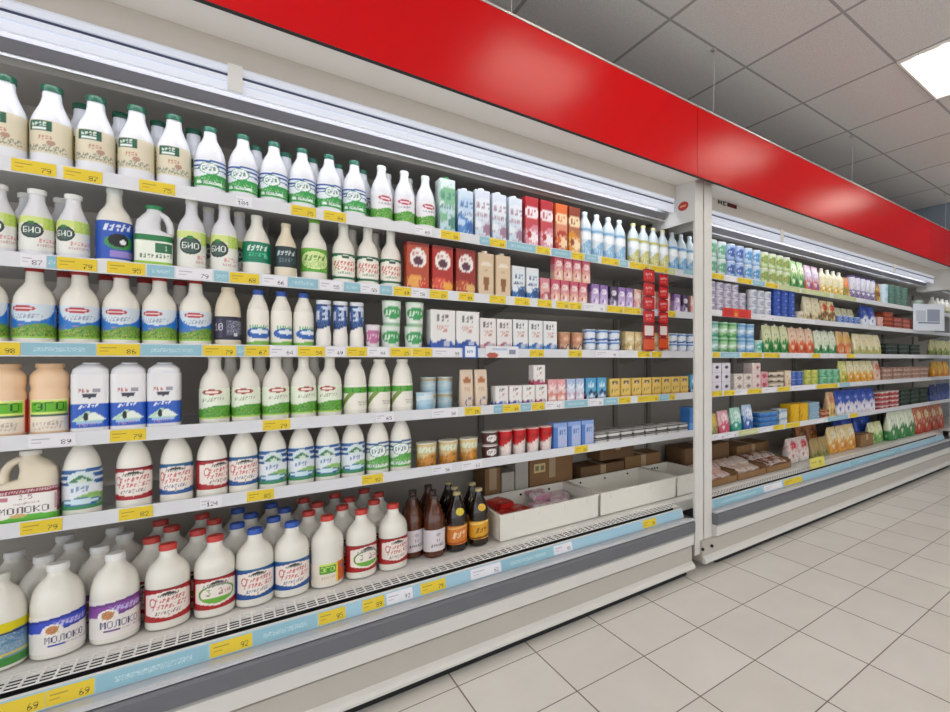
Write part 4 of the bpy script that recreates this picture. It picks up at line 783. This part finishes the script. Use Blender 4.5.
# ---- crates with bagged packs
def crate(x0, x1, label):
    y0, y1, h = 2.135, 2.50, .118; wd, dp = x1-x0, y1-y0
    r = empty('plastic_crate', ((x0+x1)/2, (y0+y1)/2, .3665), label, 'crate', 'white plastic crates')
    a, b, t = wd/2, dp/2, .004
    m = MB(); q = .012
    m.box(-a+q, a-q, -b+q, b-q, 0, t)
    for s in (-1, 1):
        m.prism([(s*(b-q), t), (s*(b-q-t), t), (s*(b-t-.003), h), (s*(b-.003), h)], -a+.004, a-.004)
        m.prism([(-b+.006, t), (b-.006, t), (b-.006, h), (-b+.006, h)], s*(a-.008), s*(a-.004))
    obj('tub', m.mesh('crate_tub', M_PE), r)
    m = MB()
    for s in (-1, 1): m.box(-a, a, s*b-(.012 if s > 0 else 0), s*b+(.012 if s < 0 else 0), h-.004, h+.004).box(s*a-(.012 if s > 0 else 0), s*a+(.012 if s < 0 else 0), -b+.012, b-.012, h-.004, h+.004)
    obj('rim', m.mesh('crate_rim', M_PE), r)
    for k in range(4):
        x = -a+.07+k*(wd-.14)/3; obj('rib', MB().prism([(-b+.001, h-.03), (-b+.009, h-.03), (-b+.009, h-.004), (-b, h-.004)], x-.004, x+.004).mesh('crate_rib', M_PE), r)
    for k in range(3):
        x = -a+.1+k*(wd-.2)/2; obj('peg_hole', MB().bar((x, b-.0078, h-.022), (x, b-.0125, h-.022), .006, n=10).mesh('crate_peg_hole', M_DARK), r)
crate(.925, 1.468, 'white plastic crate holding red and pink packs on the deck')
crate(1.476, 2.03, 'empty white plastic crate in the middle of the deck')
crate(2.038, 2.285, 'white plastic crate partly hidden behind the upright')
for k, (x, y, c1, lk) in enumerate(((1.03, 2.25, 'c8221c', 'bright red packet at crate front'), (1.12, 2.27, 'b81a18', 'bright red packet right of another red one'), (1.06, 2.36, 'd8342c', 'bright red packet further back'), (1.24, 2.26, 'd9a8b8', 'pink and white packet at crate front'), (1.33, 2.3, 'dcb4c4', 'pink and white packet at right'), (1.27, 2.38, 'd098b0', 'pink and white packet further back'), (1.39, 2.38, 'e3c8d2', 'pale pink packet at the crate end'))):
    p = pouch('bag%d' % k, .1, .045, .12, a_blob('f0e6ea' if k > 2 else 'a01410', 'f2e8ec' if k > 2 else 'e86a5a', c1, k), c1, nx=48, nv=14)
    put('packet', p, x, y, .42+.03*(k in (2, 5)), lk, 'in the left crate', 'packet', 'packets in the crate', tilt=(math.radians(-78), 0, jit(.5)))
for k, (x, zz, w_, h_) in enumerate(((1.2, .46, .1, .1),)): pass
# ---- cardboard boxes at the back of the deck
def cardbox(x0, x1, y0, y1, h, label, tape=True, m=None, z0=.3665, name='cardboard_box'):
    r = empty(name, ((x0+x1)/2, (y0+y1)/2, z0), label, 'box', 'cardboard boxes at the back')
    a, b = (x1-x0)/2, (y1-y0)/2
    obj('carton', loft('cardbox', [(0, 2*a, 2*b, .003), (h, 2*a, 2*b, .003)], m or M_CARD, 36, smooth=40), r)
    for p, q in ((-a+.002, -.0015), (.0015, a-.002)): obj('flap', MB().box(p, q, -b+.002, b-.002, h, h+.003).mesh('cardbox_flap', m or M_CARD), r)
    if tape: obj('tape', MB().box(-.02, .02, -b-.0008, -b, h*.55, h).box(-.02, .02, -b, b, h+.003, h+.0036).mesh('cardbox_tape', mat('tape_tan', 'b39a78', .3)), r)
cardbox(1.014, 1.102, 2.53, 2.69, .25, 'narrow brown cardboard box behind left end of the crate')
cardbox(1.108, 1.18, 2.53, 2.69, .215, 'pale grey carton standing behind the crate, shorter one', False, mat('pale_carton', 'b8b4a8', .7))
cardbox(1.186, 1.262, 2.53, 2.69, .265, 'pale grey carton standing behind the crate, taller one', False, mat('pale_carton', 'b8b4a8', .7))
cardbox(1.272, 1.55, 2.53, 2.69, .27, 'tall brown cardboard box with small label behind the crate')
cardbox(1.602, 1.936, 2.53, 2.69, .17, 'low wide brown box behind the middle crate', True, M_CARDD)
cardbox(1.944, 2.25, 2.53, 2.69, .19, 'brown box behind the middle crate near the upright', True, M_CARD)
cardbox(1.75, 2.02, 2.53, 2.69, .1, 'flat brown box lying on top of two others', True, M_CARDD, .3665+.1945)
lb = tag(obj('paper_label', panel('paper_label', -.035, .035, -.025, .025, 0, .001, lambda A: A.r(-.55, -.1, .25, .75, '8a7a5a').r(.1, .55, .25, .75, '8a7a5a'), 'd9c48a', 24, 16), None, (1.33, 2.5275, .58)), 'small cream label on the tall brown box', 'label')
# ---- red hanging strips of sachets
def hang(x, wd, z0, z1, label):
    r = empty('hanging_strip', (x, 2.128, z1), label, 'strip', 'red hanging strips')
    H = z1-z0; n = 6
    obj('hook', MB().bar((0, 0, 0), (0, .012, .012), .002).bar((0, .012, .012), (0, .0155, .004), .002).mesh('strip_hook', M_ALU), r)
    obj('backing', MB().box(-wd*.3, wd*.3, .0035, .0045, -H, 0).mesh('strip_backing', mat('strip_red_card', 'a31418', .4)), r)
    for k in range(n):
        za = -H*(k+1)/n+.003; zb = -H*k/n-.003
        def art(A, k=k):
            A.band(.0, .06, '7a0c10').band(.94, 1, '7a0c10')
            if k == 4: A.r(-.42, .42, .1, .9, 'd9d0cc')
            elif k == 5: A.band(.1, .9, 'd2501e')
            else: A.sq(0, .62, .7, .06, .09, 'ecc8c4', 16).sq(0, .34, .5, .05, .08, 'd98a84', 12)
        q = panel('sachet', -wd/2, wd/2, za, zb, 0, .003, art, 'c4161a', 24, 22, M_FOIL); obj('sachet', q, r)
hang(1.806, .082, 1.245, 1.715, 'red hanging strip of sachets on the left, over second shelf')
hang(1.918, .07, 1.255, 1.70, 'red hanging strip of sachets on the right, nearer the upright')

# ---------------------------------------------------------------- RIGHT CASE
P1, P2, P3, P4, P5 = [s+', right case' for s in ('top shelf', 'second shelf', 'third shelf', 'fourth shelf', 'lowest shelf')]
Y2 = 2.205
def stack(kind, parts, xs, n, zz, step, look, place, cat, group, y=Y2, a=.03):
    nm = {1: ('',), 2: (', lower tier', ', upper tier'), 3: (', bottom tier', ', middle tier', ', top tier'), 4: (', bottom tier', ', second tier', ', third tier', ', top tier')}[n]
    for x in xs:
        for k in range(n): put(kind, parts, x, y, zz+step*k, look+nm[k], place, cat, group, jit(a))
def C(key, d, h, c1, c2, base, lid='dfe4e8', tp=.84, sty=a_cupl, sq=0.): return cup(key, d, h, sty(c1, c2), base, lid, 44, 10, tp, sq)
def U(key, wd, d, h, c1, c2, c3, base, k=0, spout=None): return pouch(key, wd, d, h, a_blob(c1, c2, c3, k), base, 44, 14, spout)
z = zs2(1)
stack('yogurt_cup', C('f1a', .085, .118, '5aa07a', 'dfe6e4', 'c9d6d2'), (2.31, 2.405, 2.5), 2, z, .1185, 'white cup with sage green oval', P1, 'cup', 'stacked cups on the top shelf')
stack('yogurt_cup', C('f1b', .085, .118, '2f57a0', 'dfe8f4', 'a9bfdf'), (2.595, 2.69), 2, z, .1185, 'pale cup with dark blue oval', P1, 'cup', 'stacked cups on the top shelf')
stack('yogurt_cup', C('f1c', .085, .118, '4a8fc0', 'e6eef2', 'c0cfe0'), (2.785, 2.88), 2, z, .1185, 'pale cup with sky blue oval', P1, 'cup', 'stacked cups on the top shelf')
stack('yogurt_cup', C('f1d', .085, .118, '7f9f4a', 'e0986a', 'cdd3a8'), (2.975, 3.07, 3.165, 3.26), 2, z, .1185, 'cream cup with olive green oval', P1, 'cup', 'stacked cups on the top shelf')
row('yogurt_pouch', U('f1e', .095, .07, .23, '4f9a4a', 'dfe6c0', '2f6a34', '9cc07a', 1), (3.36, 3.46), Y2, z, 'tall green pouch', P1, 'pouch', 'tall pouches on the top shelf')
row('yogurt_pouch', U('f1f', .1, .07, .22, 'c8643a', 'd9cfe6', '7a5aa0', 'c9a8b4', 2), (3.57, 3.68), Y2, z, 'tall purple and orange pouch', P1, 'pouch', 'tall pouches on the top shelf')
yb = bottle('f1g', .22, .085, P_WA, 'e6e0c8', mat('cream_bottle_body', 'e3dcc0', .3), .06, .64, a_blob('d9b84a', 'f0ead0', 'b88a2a', 1), 'e3d9b0', nx=60, nv=14)
row('yogurt_bottle', yb, (3.79, 3.89, 3.99, 4.09), Y2, z, 'cream drinking yogurt bottle with yellow label', P1, 'bottle', 'yellow label bottles')
row('yogurt_pouch', U('f1h', .1, .07, .19, '6a8a3a', 'd9682a', 'e6c07a', 'c98a4a', 3), (4.2,), Y2, z, 'orange and green pouch', P1, 'pouch', None)
yb = bottle('f1i', .215, .085, P_DR, '5a4a80', mat('white_bottle_body', 'dcdbe0', .3), .06, .9, a_blob('5a4a8a', 'd9d6e2', '8a6a5a', 2), 'd4d2dc', nx=60, nv=14)
row('yogurt_bottle', yb, (4.31, 4.41, 4.51, 4.61, 4.71), Y2, z, 'white and purple drinking yogurt bottle', P1, 'bottle', 'purple label bottles')
row('snack_bag', U('f1j', .1, .06, .2, '6a3a1c', 'b88a3a', 'd9c07a', '7a4a24', 1), (4.83,), Y2, z, 'brown and gold bag', P1, 'bag', None)
stack('salad_tub', C('f1k', .15, .1, 'a8c4d0', '4a6a80', 'bfd3da', 'cfe0e6', .92), (4.98,), 2, z, .1005, 'wide pale blue tub', P1, 'tub', 'pale blue wide tubs')
stack('salad_tub', C('f1l', .14, .07, '2f5a4a', '9ab8aa', '4a6f62', '7f9f96', .92), (5.15, 5.31, 5.47), 3, z, .0705, 'dark green tub', P1, 'tub', 'dark green tubs')
stack('salad_tub', C('f1m', .14, .12, '8a9a8a', '4a5a4a', 'a8b4a8', '5a6a64', .92), (5.9,), 1, z, .12, 'single grey green jar after a gap', P1, 'tub', None)
yb = bottle('f1n', .19, .1, P_MI, 'e6e6dc', M_MILK, .1, .5, a_blob('6a7a4a', 'e6e0c8', '8a5a3a', 1), 'c8c4a8', nx=48, nv=12)
row('milk_bottle', yb, (6.3, 6.46, 6.62, 6.78), Y2, z, 'squat cream bottle beyond the far upright', P1, 'bottle', 'far squat bottles')
z = zs2(2)
stack('yogurt_cup', C('f2a', .075, .05, '8a86a8', 'e6e2ee', 'cdc8d4', 'dcd8e0', .9), (2.32, 2.4, 2.48, 2.56, 2.64), 4, z, .0505, 'squat lilac white cup', P2, 'cup', 'squat lilac cups')
stack('yogurt_cup', C('f2a', .075, .05, '8a86a8', 'e6e2ee', 'cdc8d4', 'dcd8e0', .9), (2.72,), 3, z, .0505, 'squat lilac white cup, lone stack', P2, 'cup', 'squat lilac cups')
stack('yogurt_cup', C('f2b', .082, .062, '9aa0b8', 'f0f0f4', 'd4d6de', 'dfe2e8', .9), (2.84, 2.927, 3.014), 3, z, .0625, 'plain silvery white cup', P2, 'cup', 'silvery cups')
stack('dessert_tub', C('f2c', .09, .053, '2450b0', 'c0d0f0', '1f46a4', '3a62c0', .94), (3.13, 3.225, 3.32), 4, z, .0535, 'deep blue tub', P2, 'tub', 'deep blue tubs')
stack('yogurt_cup', C('f2d', .085, .07, 'cfc0a0', '5a4a30', 'e0d8c4', 'e6e0d0', .88), (3.45,), 1, z, .07, 'single low cream cup by the blue tubs', P2, 'cup', None)
row('yogurt_pouch', U('f2e', .12, .07, .2, 'd9c89a', 'e6dfc4', '6a5a3a', 'dcd2b4', 0), (3.56, 3.69), Y2, z, 'cream pouch with dark print', P2, 'pouch', 'cream pouches')
row('yogurt_pouch', U('f2f', .11, .07, .19, '5a5a30', 'c4261c', 'e6d8a0', 'd9d0a0', 1), (3.82, 3.94), Y2, z, 'cream pouch with bright red top', P2, 'pouch', 'red topped pouches')
row('yogurt_pouch', U('f2g', .11, .07, .16, 'b8bc8a', 'e0dcc0', '7a8a4a', 'd6d0b0', 2), (4.07, 4.19, 4.31, 4.43), Y2+.07, z, 'pale olive pouch behind the blue cups', P2, 'pouch', 'pale olive pouches')
stack('yogurt_cup', C('f2h', .085, .075, '2a52a8', 'e6ecf4', '7f98cc', 'b8c8e6', .88), (4.08, 4.18, 4.28, 4.38), 1, z, .0605, 'small blue and white cup', P2, 'cup', 'small blue white cups', y=2.195)
row('snack_bag', U('f2i', .13, .08, .2, 'dfe6f0', '3a56b0', 'e6ecf4', '2a48a0', 1), (4.55, 4.7), Y2, z, 'royal blue bag with white foot', P2, 'bag', 'royal blue bags')
stack('flat_pack', flat('f2j', .1, .12, .05, a_stripe(('d9a8a0',)), 'd9b0a8', 'd9b8b0', 40, 6), (4.84,), 2, z, .0535, 'pinkish tub', P2, 'pack', 'pinkish tubs')
stack('flat_pack', flat('f2k', .2, .13, .038, a_stripe(('c8643a', '7a3020')), 'a04a30', 'b85a3c', 40, 6), (5.02,), 4, z, .0415, 'flat orange brown meat pack', P2, 'pack', 'flat meat packs')
stack('flat_pack', flat('f2l', .2, .13, .038, a_stripe(('c87a6a', '8a3a30')), 'a8564a', 'b86a5a', 40, 6), (5.24, 5.46, 5.68), 3, z, .0415, 'flat reddish meat pack', P2, 'pack', 'flat meat packs')
z = zs2(3)
stack('yogurt_cup', C('f3a', .085, .106, '3f9a7a', 'dff0ea', '9cc4bc', 'b8d6d0', .86, lambda a, b: a_stripe((a, b, a))), (2.33, 2.425), 2, z, .1065, 'teal striped cup', P3, 'cup', 'teal striped cups')
stack('yogurt_cup', C('f3b', .085, .106, '3f9a4a', 'dff0e0', '9fc89a', 'b8d6c4', .86, lambda a, b: a_stripe((a, b, a))), (2.52, 2.615), 2, z, .1065, 'green striped cup', P3, 'cup', 'green striped cups')
stack('yogurt_cup', C('f3c', .085, .106, '4a8fc4', 'dfeaf4', '9cc0dc', 'b4d0e4', .86, lambda a, b: a_stripe((a, b, a))), (2.712, 2.808), 2, z, .1065, 'sky blue striped cup', P3, 'cup', 'sky blue striped cups')
stack('yogurt_cup', C('f3d', .085, .1, '3fae9a', 'e6f4f0', 'b4d6cc', 'dfe6dc', .86), (2.905,), 1, z, .1, 'single aqua cup by the green pouches', P3, 'cup', None)
row('yogurt_pouch', U('f3e', .1, .07, .215, '2f8a3a', 'd9dcb8', '1f6a2c', 'cfd0a4', 1, 'e0e6d8'), (3.01, 3.12, 3.23), Y2, z, 'cream pouch with dark green lower half', P3, 'pouch', 'green half pouches')
row('yogurt_pouch', U('f3f', .11, .07, .21, 'd9602a', 'e6d0b8', 'b8401c', 'e0bca0', 1, 'e0d6cc'), (3.35, 3.47, 3.59), Y2, z, 'cream pouch with orange lower half', P3, 'pouch', 'orange half pouches')
row('yogurt_pouch', U('f3g', .11, .07, .2, '3f9a54', 'e6e8d8', '2a6a3c', 'cdd6bc', 0, 'dfe6dc'), (3.72, 3.84, 3.96), Y2, z, 'pale pouch with leaf green foot', P3, 'pouch', 'leaf green pouches')
row('yogurt_pouch', U('f3h', .12, .07, .21, 'd2603a', 'd9a83a', 'e6c8a0', 'd9b890', 1), (4.09, 4.22), Y2, z, 'golden pouch with orange foot', P3, 'pouch', 'golden pouches')
row('snack_bag', U('f3i', .13, .08, .2, '9cb46a', 'e6d8b8', 'c89a5a', 'dcd4ac', 0), (4.4, 4.54, 4.68, 4.82), Y2, z, 'cream bag with pale green foot', P3, 'bag', 'cream bags')
stack('flat_pack', flat('f3j', .26, .13, .038, a_stripe(('5a6a5a', '2a342c')), '27332c', '6a7a70', 40, 6), (5.1, 5.4, 5.7), 3, z, .0415, 'flat dark green pack', P3, 'pack', 'flat dark green packs')
row('snack_bag', U('f3k', .15, .08, .19, '8aa04a', 'e6e0b0', '6a4a2a', 'd0cc98', 1), (6.3, 6.48, 6.66, 6.84), Y2, z, 'yellowish bag beyond the far upright', P3, 'bag', 'far yellowish bags')
z = zs2(4)
stack('cheese_box', carton('f4a', .088, .085, .064, lambda A: A.e(0, .55, .3, .16, '3a3440').band(0, .1, 'b8b0c0'), 'd9d4de', top='dedae2', nx=44, nv=10), (2.33, 2.425, 2.52), 3, z, .0645, 'white cube box with black mark', P4, 'box', 'white cube boxes', a=0)
stack('cheese_box', carton('f4b', .095, .085, .058, lambda A: A.e(.1, .5, .4, .2, '8a7a70').noise(.1, .9, 'b8a8a0', .2), 'dcd2ca', top='d9d0c8', nx=44, nv=10), (2.65, 2.75), 2, z, .0585, 'white box with brownish print', P4, 'box', 'brownish print boxes', a=0)
stack('cheese_box', carton('f4c', .095, .085, .063, lambda A: A.e(.2, .5, .3, .2, 'a84a4a').noise(.1, .9, 'c8b0a8', .2), 'e0d0cc', top='dccfca', nx=44, nv=10), (2.85,), 3, z, .0635, 'white box with red print', P4, 'box', 'red print boxes', a=0)
stack('cheese_box', carton('f4d', .08, .085, .063, lambda A: A.e(0, .5, .4, .25, 'b02a3a').noise(.1, .9, 'e6c8cc', .2), 'd99aa0', top='dccfca', nx=44, nv=10), (2.943,), 2, z, .0635, 'rose red box', P4, 'box', 'rose red boxes', a=0)
stack('flat_pack', flat('f4e', .19, .1, .038, a_stripe(('4a2a1c', 'd9cfc0')), 'cabfa8', 'b89a6a', 40, 6), (3.09,), 3, z, .0415, 'flat brown and white cheese pack', P4, 'pack', 'brown white cheese packs')
row('cheese_box', carton('f4f', .08, .08, .13, a_blob('d9bc9a', 'e6d8c4', 'b8946a', 1), 'dcc8ac', nx=44, nv=10), (3.25,), Y2, z, 'upright beige box beside the blue cups', P4, 'box', None)
stack('yogurt_cup', C('f4g', .085, .06, '2a4fa8', 'c8d4ec', '4a6ab8', 'a8bce0', .9), (3.35, 3.44), 2, z, .0605, 'royal blue cup', P4, 'cup', 'royal blue cups')
stack('yogurt_cup', C('f4h', .095, .065, '9aa82a', 'e6e6a0', 'c8c864', '8a9a4a', .9), (3.56, 3.66), 2, z, .0655, 'yellow green cup', P4, 'cup', 'yellow green cups')
stack('yogurt_cup', C('f4i', .1, .065, '2f8a5a', 'c8e6d4', '7fbf9a', '9ad0b0', .9), (3.79, 3.9, 4.01), 2, z, .0655, 'mint green cup', P4, 'cup', 'mint green cups')
row('yogurt_pouch', U('f4j', .12, .07, .2, 'c8b83a', 'e0e0b0', '7a9a3a', 'd0cc78', 1), (4.14,), Y2, z, 'yellow green pouch next to mint cups', P4, 'pouch', None)
row('yogurt_pouch', U('f4k', .12, .07, .2, 'e0a21c', 'e6e2c8', 'c87a1c', 'd9cfa0', 1), (4.28, 4.41, 4.54, 4.67), Y2, z, 'cream pouch with amber yellow foot', P4, 'pouch', 'amber foot pouches')
row('yogurt_pouch', U('f4l', .12, .07, .2, 'd9b0a0', 'c8643a', 'e6d0c0', 'd9c0ac', 0), (4.81,), Y2, z, 'pinkish beige pouch beside flat packs', P4, 'pouch', None)
stack('flat_pack', flat('f4m', .22, .13, .042, a_stripe(('c8a494', '8a6a5c')), 'b49484', 'c4a898', 40, 6), (5.0, 5.24, 5.48, 5.72, 5.96), 3, z, .0455, 'flat pinkish brown pack', P4, 'pack', 'flat pinkish packs')
row('snack_bag', U('f4n', .16, .08, .19, 'd98a1c', 'e6c05a', 'b86a1c', 'd9a03a', 0), (6.35, 6.54, 6.73), Y2, z, 'orange yellow bag beyond the far upright', P4, 'bag', 'far orange bags')
z = zs2(5)
for n, (x, c1, c2, base, lk) in enumerate(((2.4, '8a8a5a', 'd9b84a', 'bda968', 'mustard yellow paper bag'), (2.52, 'c8506a', 'f0d8dc', 'd9a0a8', 'rose pink paper bag'), (2.65, '2f9a84', 'd9ece6', '9cccbc', 'mint teal paper bag'), (2.78, '3a62a8', 'e0e8f2', 'aabfdc', 'pale blue paper bag'))):
    put('cheese_bag', U('f5a%d' % n, .11, .07, .14+.012*n, c1, c2, c1, base, n), x, Y2, z, lk, P5, 'bag', 'small paper bags')
stack('flat_pack', flat('f5b', .22, .12, .034, a_stripe(('2a66b4', '4f8fd0')), '2f6ab0', 'b8c8d0', 40, 6), (3.0,), 3, z, .0375, 'flat bright blue pack', P5, 'pack', 'flat bright blue packs')
stack('cheese_box', carton('f5c', .1, .09, .06, a_stripe(('d0dce4', '8aa4b8')), 'cdd6da', top='d6dcdc', nx=44, nv=8), (3.18,), 2, z, .0605, 'pale grey blue box', P5, 'box', 'pale grey boxes', a=0)
row('cheese_box', carton('f5d', .12, .1, .15, lambda A: A.r(-.1, .3, .1, .9, 'e0b41c').noise(.2, .8, 'a87a10', .15), 'd9a816', top='e0b830', nx=44, nv=10), (3.33, 3.46), Y2, z, 'plain golden yellow box', P5, 'box', 'golden boxes', 0)
stack('flat_pack', flat('f5e', .16, .12, .034, a_stripe(('8ab0cc',)), '9cb8c8', 'a8c4d4', 40, 6), (3.62,), 4, z, .0375, 'flat light blue pack', P5, 'pack', 'flat light blue packs')
stack('flat_pack', flat('f5f', .13, .12, .034, a_stripe(('d98a6a', '5a2a20')), 'c8845c', 'd9a080', 40, 6), (3.79,), 2, z, .0375, 'flat salmon orange pack', P5, 'pack', 'flat salmon packs')
row('snack_bag', U('f5g', .12, .08, .215, 'd9c87a', 'c88a5a', '8a5a34', 'd0ac8a', 1), (3.93,), Y2, z, 'beige brown bag beside blue bags', P5, 'bag', None)
row('snack_bag', U('f5h', .14, .08, .225, 'd9d2dc', '3a5ab4', 'e6e6f0', '23409a', 1), (4.08, 4.23, 4.38, 4.53, 4.68), Y2, z, 'dark blue bag with white print', P5, 'bag', 'dark blue bags')
stack('flat_pack', flat('f5i', .22, .13, .042, a_stripe(('b83a3a', 'd9d4d0')), 'b04444', 'd0c8c4', 40, 6), (4.91, 5.15), 4, z, .0455, 'flat red and white pack', P5, 'pack', 'flat red white packs')
stack('flat_pack', flat('f5j', .24, .13, .042, a_stripe(('3a5a44', '16201a')), '1c2a22', '8a9a90', 40, 6), (5.42, 5.68, 5.94), 4, z, .0455, 'flat blackish green pack', P5, 'pack', 'flat blackish packs')
row('snack_bag', U('f5k', .2, .08, .2, '4a5a9a', '2a3a6a', '6a7ab0', '25356a', 1), (6.3, 6.53, 6.76), Y2, z, 'navy bag beyond the far upright', P5, 'bag', 'far navy bags')
# deck of the right case
z = .3665; PD = 'on the deck, right case'
def meat_tray(x, y, wd, d, label):
    r = empty('cardboard_tray', (x, y, z), label, 'tray', 'cardboard trays')
    a, b, h = wd/2, d/2, .062
    m = MB().box(-a, a, -b, b, 0, .004)
    for s in (-1, 1): m.box(-a, a, s*b-.002, s*b+.002, .0041, h*(.7 if s < 0 else 1)).box(s*a-.002, s*a+.002, -b+.003, b-.003, .0041, h)
    obj('tray_wall', m.mesh('tray', M_CARD), r)
    for s in (-1, 1): obj('flap', MB().prism([(-b+.02, h+.0005), (b-.02, h+.0005), (b-.03, h+.012), (-b+.03, h+.012)], s*(a-.001), s*(a+.002)).mesh('tray_flap', M_CARDD), r)
def in_tray(x, y, c1, lk, k, up): put('meat_packet', pouch('mp%d' % k, .1, .035, .125, a_blob('e6d8d4', 'e8dcd6', c1, k), c1, 48, 12), x, y, z+.025+up, lk, 'cardboard tray, right case', 'packet', 'packets in the trays', tilt=(math.radians(-72), 0, jit(.3)))
for k, (x, t) in enumerate(((2.45, 'cardboard tray with pink packets next to the upright'), (2.775, 'cardboard tray, second beyond the upright, of pale packets'), (3.1, 'cardboard tray with brown packets, third beyond the upright'))): meat_tray(x, 2.27, .31, .25, t)
k = 0
for x0, cs, nm in ((2.45, ('d9a49c', 'cf8f86', 'e0b8ae'), 'pink'), (2.775, ('dcc8bc', 'c8a890', 'd4b8a4'), 'pale beige'), (3.1, ('8a5a44', '7a4a38', '9a6a4c'), 'brown')):
    for i in range(3):
        for j in range(2):
            in_tray(x0+(i-1)*.1, 2.185+.105*j, cs[(i+j) % 3], '%s meat packet, %s of its tray' % (nm, ('front', 'back')[j]), k, .03*j); k += 1
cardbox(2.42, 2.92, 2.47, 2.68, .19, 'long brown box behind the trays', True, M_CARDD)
cardbox(3.0, 3.42, 2.47, 2.68, .14, 'brown box behind the third tray', True, M_CARD)
row('snack_bag', U('d2a', .15, .09, .19, 'd9d4d0', 'c8283c', 'e6dcd8', 'cfc4c0', 1), (3.42, 3.57), 2.26, z, 'white bag with crimson patch', PD, 'bag', 'crimson patch bags')
row('snack_bag', U('d2b', .135, .08, .16, '8a8a4a', 'b89a5a', '4a5a2a', 'a0885a', 0), (3.73, 3.87), 2.24, z, 'olive brown bag at the front', PD, 'bag', 'olive brown bags')
row('snack_bag', U('d2c', .16, .09, .27, 'c87a2a', '5a3018', 'd9a04a', 'a0602a', 1), (3.72, 3.88), 2.36, z, 'tall amber bag behind', PD, 'bag', 'tall amber bags')
row('snack_bag', U('d2d', .155, .1, .225, 'd99a3a', 'e6e0c4', 'c8782a', 'dcc48a', 1), (4.03, 4.19, 4.35), 2.25, z, 'cream and orange bag', PD, 'bag', 'cream orange bags')
cardbox(4.46, 4.72, 2.18, 2.31, .11, 'open brown box at the front beside cream orange bags', True, M_CARD, z)
row('snack_bag', U('d2e', .36, .12, .29, '1f3f9a', '3a5cb8', 'b8c8ec', '1d3a94', 1), (4.45, 4.83), 2.37, z, 'large dark blue sack with pale dots', PD, 'sack', 'large blue sacks')
row('snack_bag', U('d2f', .14, .09, .2, '7fae5a', 'e6e4c0', '4f8a3a', 'cbcf9c', 1), (4.8, 4.95), 2.25, z, 'small pale green bag before the blue sack', PD, 'bag', 'small pale green bags')
row('snack_bag', U('d2g', .21, .1, .285, '2f7a3c', 'e6ead8', '3f8f4a', 'd4dcc4', 1), (5.15, 5.37, 5.59), 2.2, z, 'white bag with dark green foot', PD, 'bag', 'green foot bags')
row('snack_bag', U('d2h', .21, .1, .285, 'a8301c', 'd9d0a8', 'c8502c', 'b85a3a', 1), (5.82, 6.04, 6.26, 6.48), 2.2, z, 'brick red bag with cream top', PD, 'bag', 'brick red bags')
# price card lying over the grille, red promo card, paper notice
yc = tag(obj('price_card', panel('price_card', -.105, .105, -.038, .038, 0, .0015, lambda A: A.t('99', .5, .45, .4, '5a5a2a').r(-1.1, -.2, .5, .62, 'b8ac4a'), 'd8cf62', 40, 16), None, (3.4, 2.004, .405)), 'yellow price card standing on the grille of the right case', 'card'); yc.rotation_euler = (-.2, 0, 0)
pc = tag(obj('promo_card', panel('promo_card', -.15, .15, -.03, .03, 0, .0015, lambda A: A.r(-.55, .25, .05, .95, 'd8502e').r(-2.3, -.75, .1, .8, 'c42a2a').r(.4, 1.9, .15, .85, 'c8302a').r(-.5, .1, .1, .5, 'e0943a'), 'd03a30', 60, 14), None, (2.607, SY-.0085, 1.513)), 'red promotional card clipped to second shelf edge, right case', 'card')
pn = tag(obj('paper_notice', panel('paper_notice', -.21, .21, -.145, .145, 0, .001, lambda A: A.r(-.58, -.14, .35, .75, 'b4bac6').r(-.08, .5, .35, .82, '8a93a4').r(-.5, .5, .27, .32, '5a6a8a').r(.7, .72, 0, 1, 'a8aeb8'), 'd3d8e0', 70, 40), None, (5.75, 2.04, 1.655)), 'white paper notice with grey pictures hanging at far right', 'notice'); pn.rotation_euler = (0, 0, -.46)

# ---------------------------------------------------------------- labels that single each pack out
ORD = ['', 'second', 'third', 'fourth', 'fifth', 'sixth', 'seventh', 'eighth', 'ninth']
from collections import defaultdict
D = defaultdict(list)
for r, look, place in GOODS: D[(look, place)].append(r)
for (look, place), rs in D.items():
    rs.sort(key=lambda o: o.location.x); n = len(rs)
    for i, r in enumerate(rs):
        if n == 1: t = ''
        elif n == 2: t = ('left one', 'right one')[i]+', '
        elif i == 0: t = 'leftmost, '
        elif i == n-1: t = 'rightmost, '
        elif n == 3: t = 'middle one, '
        else: t = (ORD[i]+' from left, ') if i < n-1-i else (ORD[n-1-i]+' from right, ')
        r['label'] = (look+', '+t+place).replace(', ,', ',')
        if len(r['label'].split()) > 16: print('LONG', r['label'])
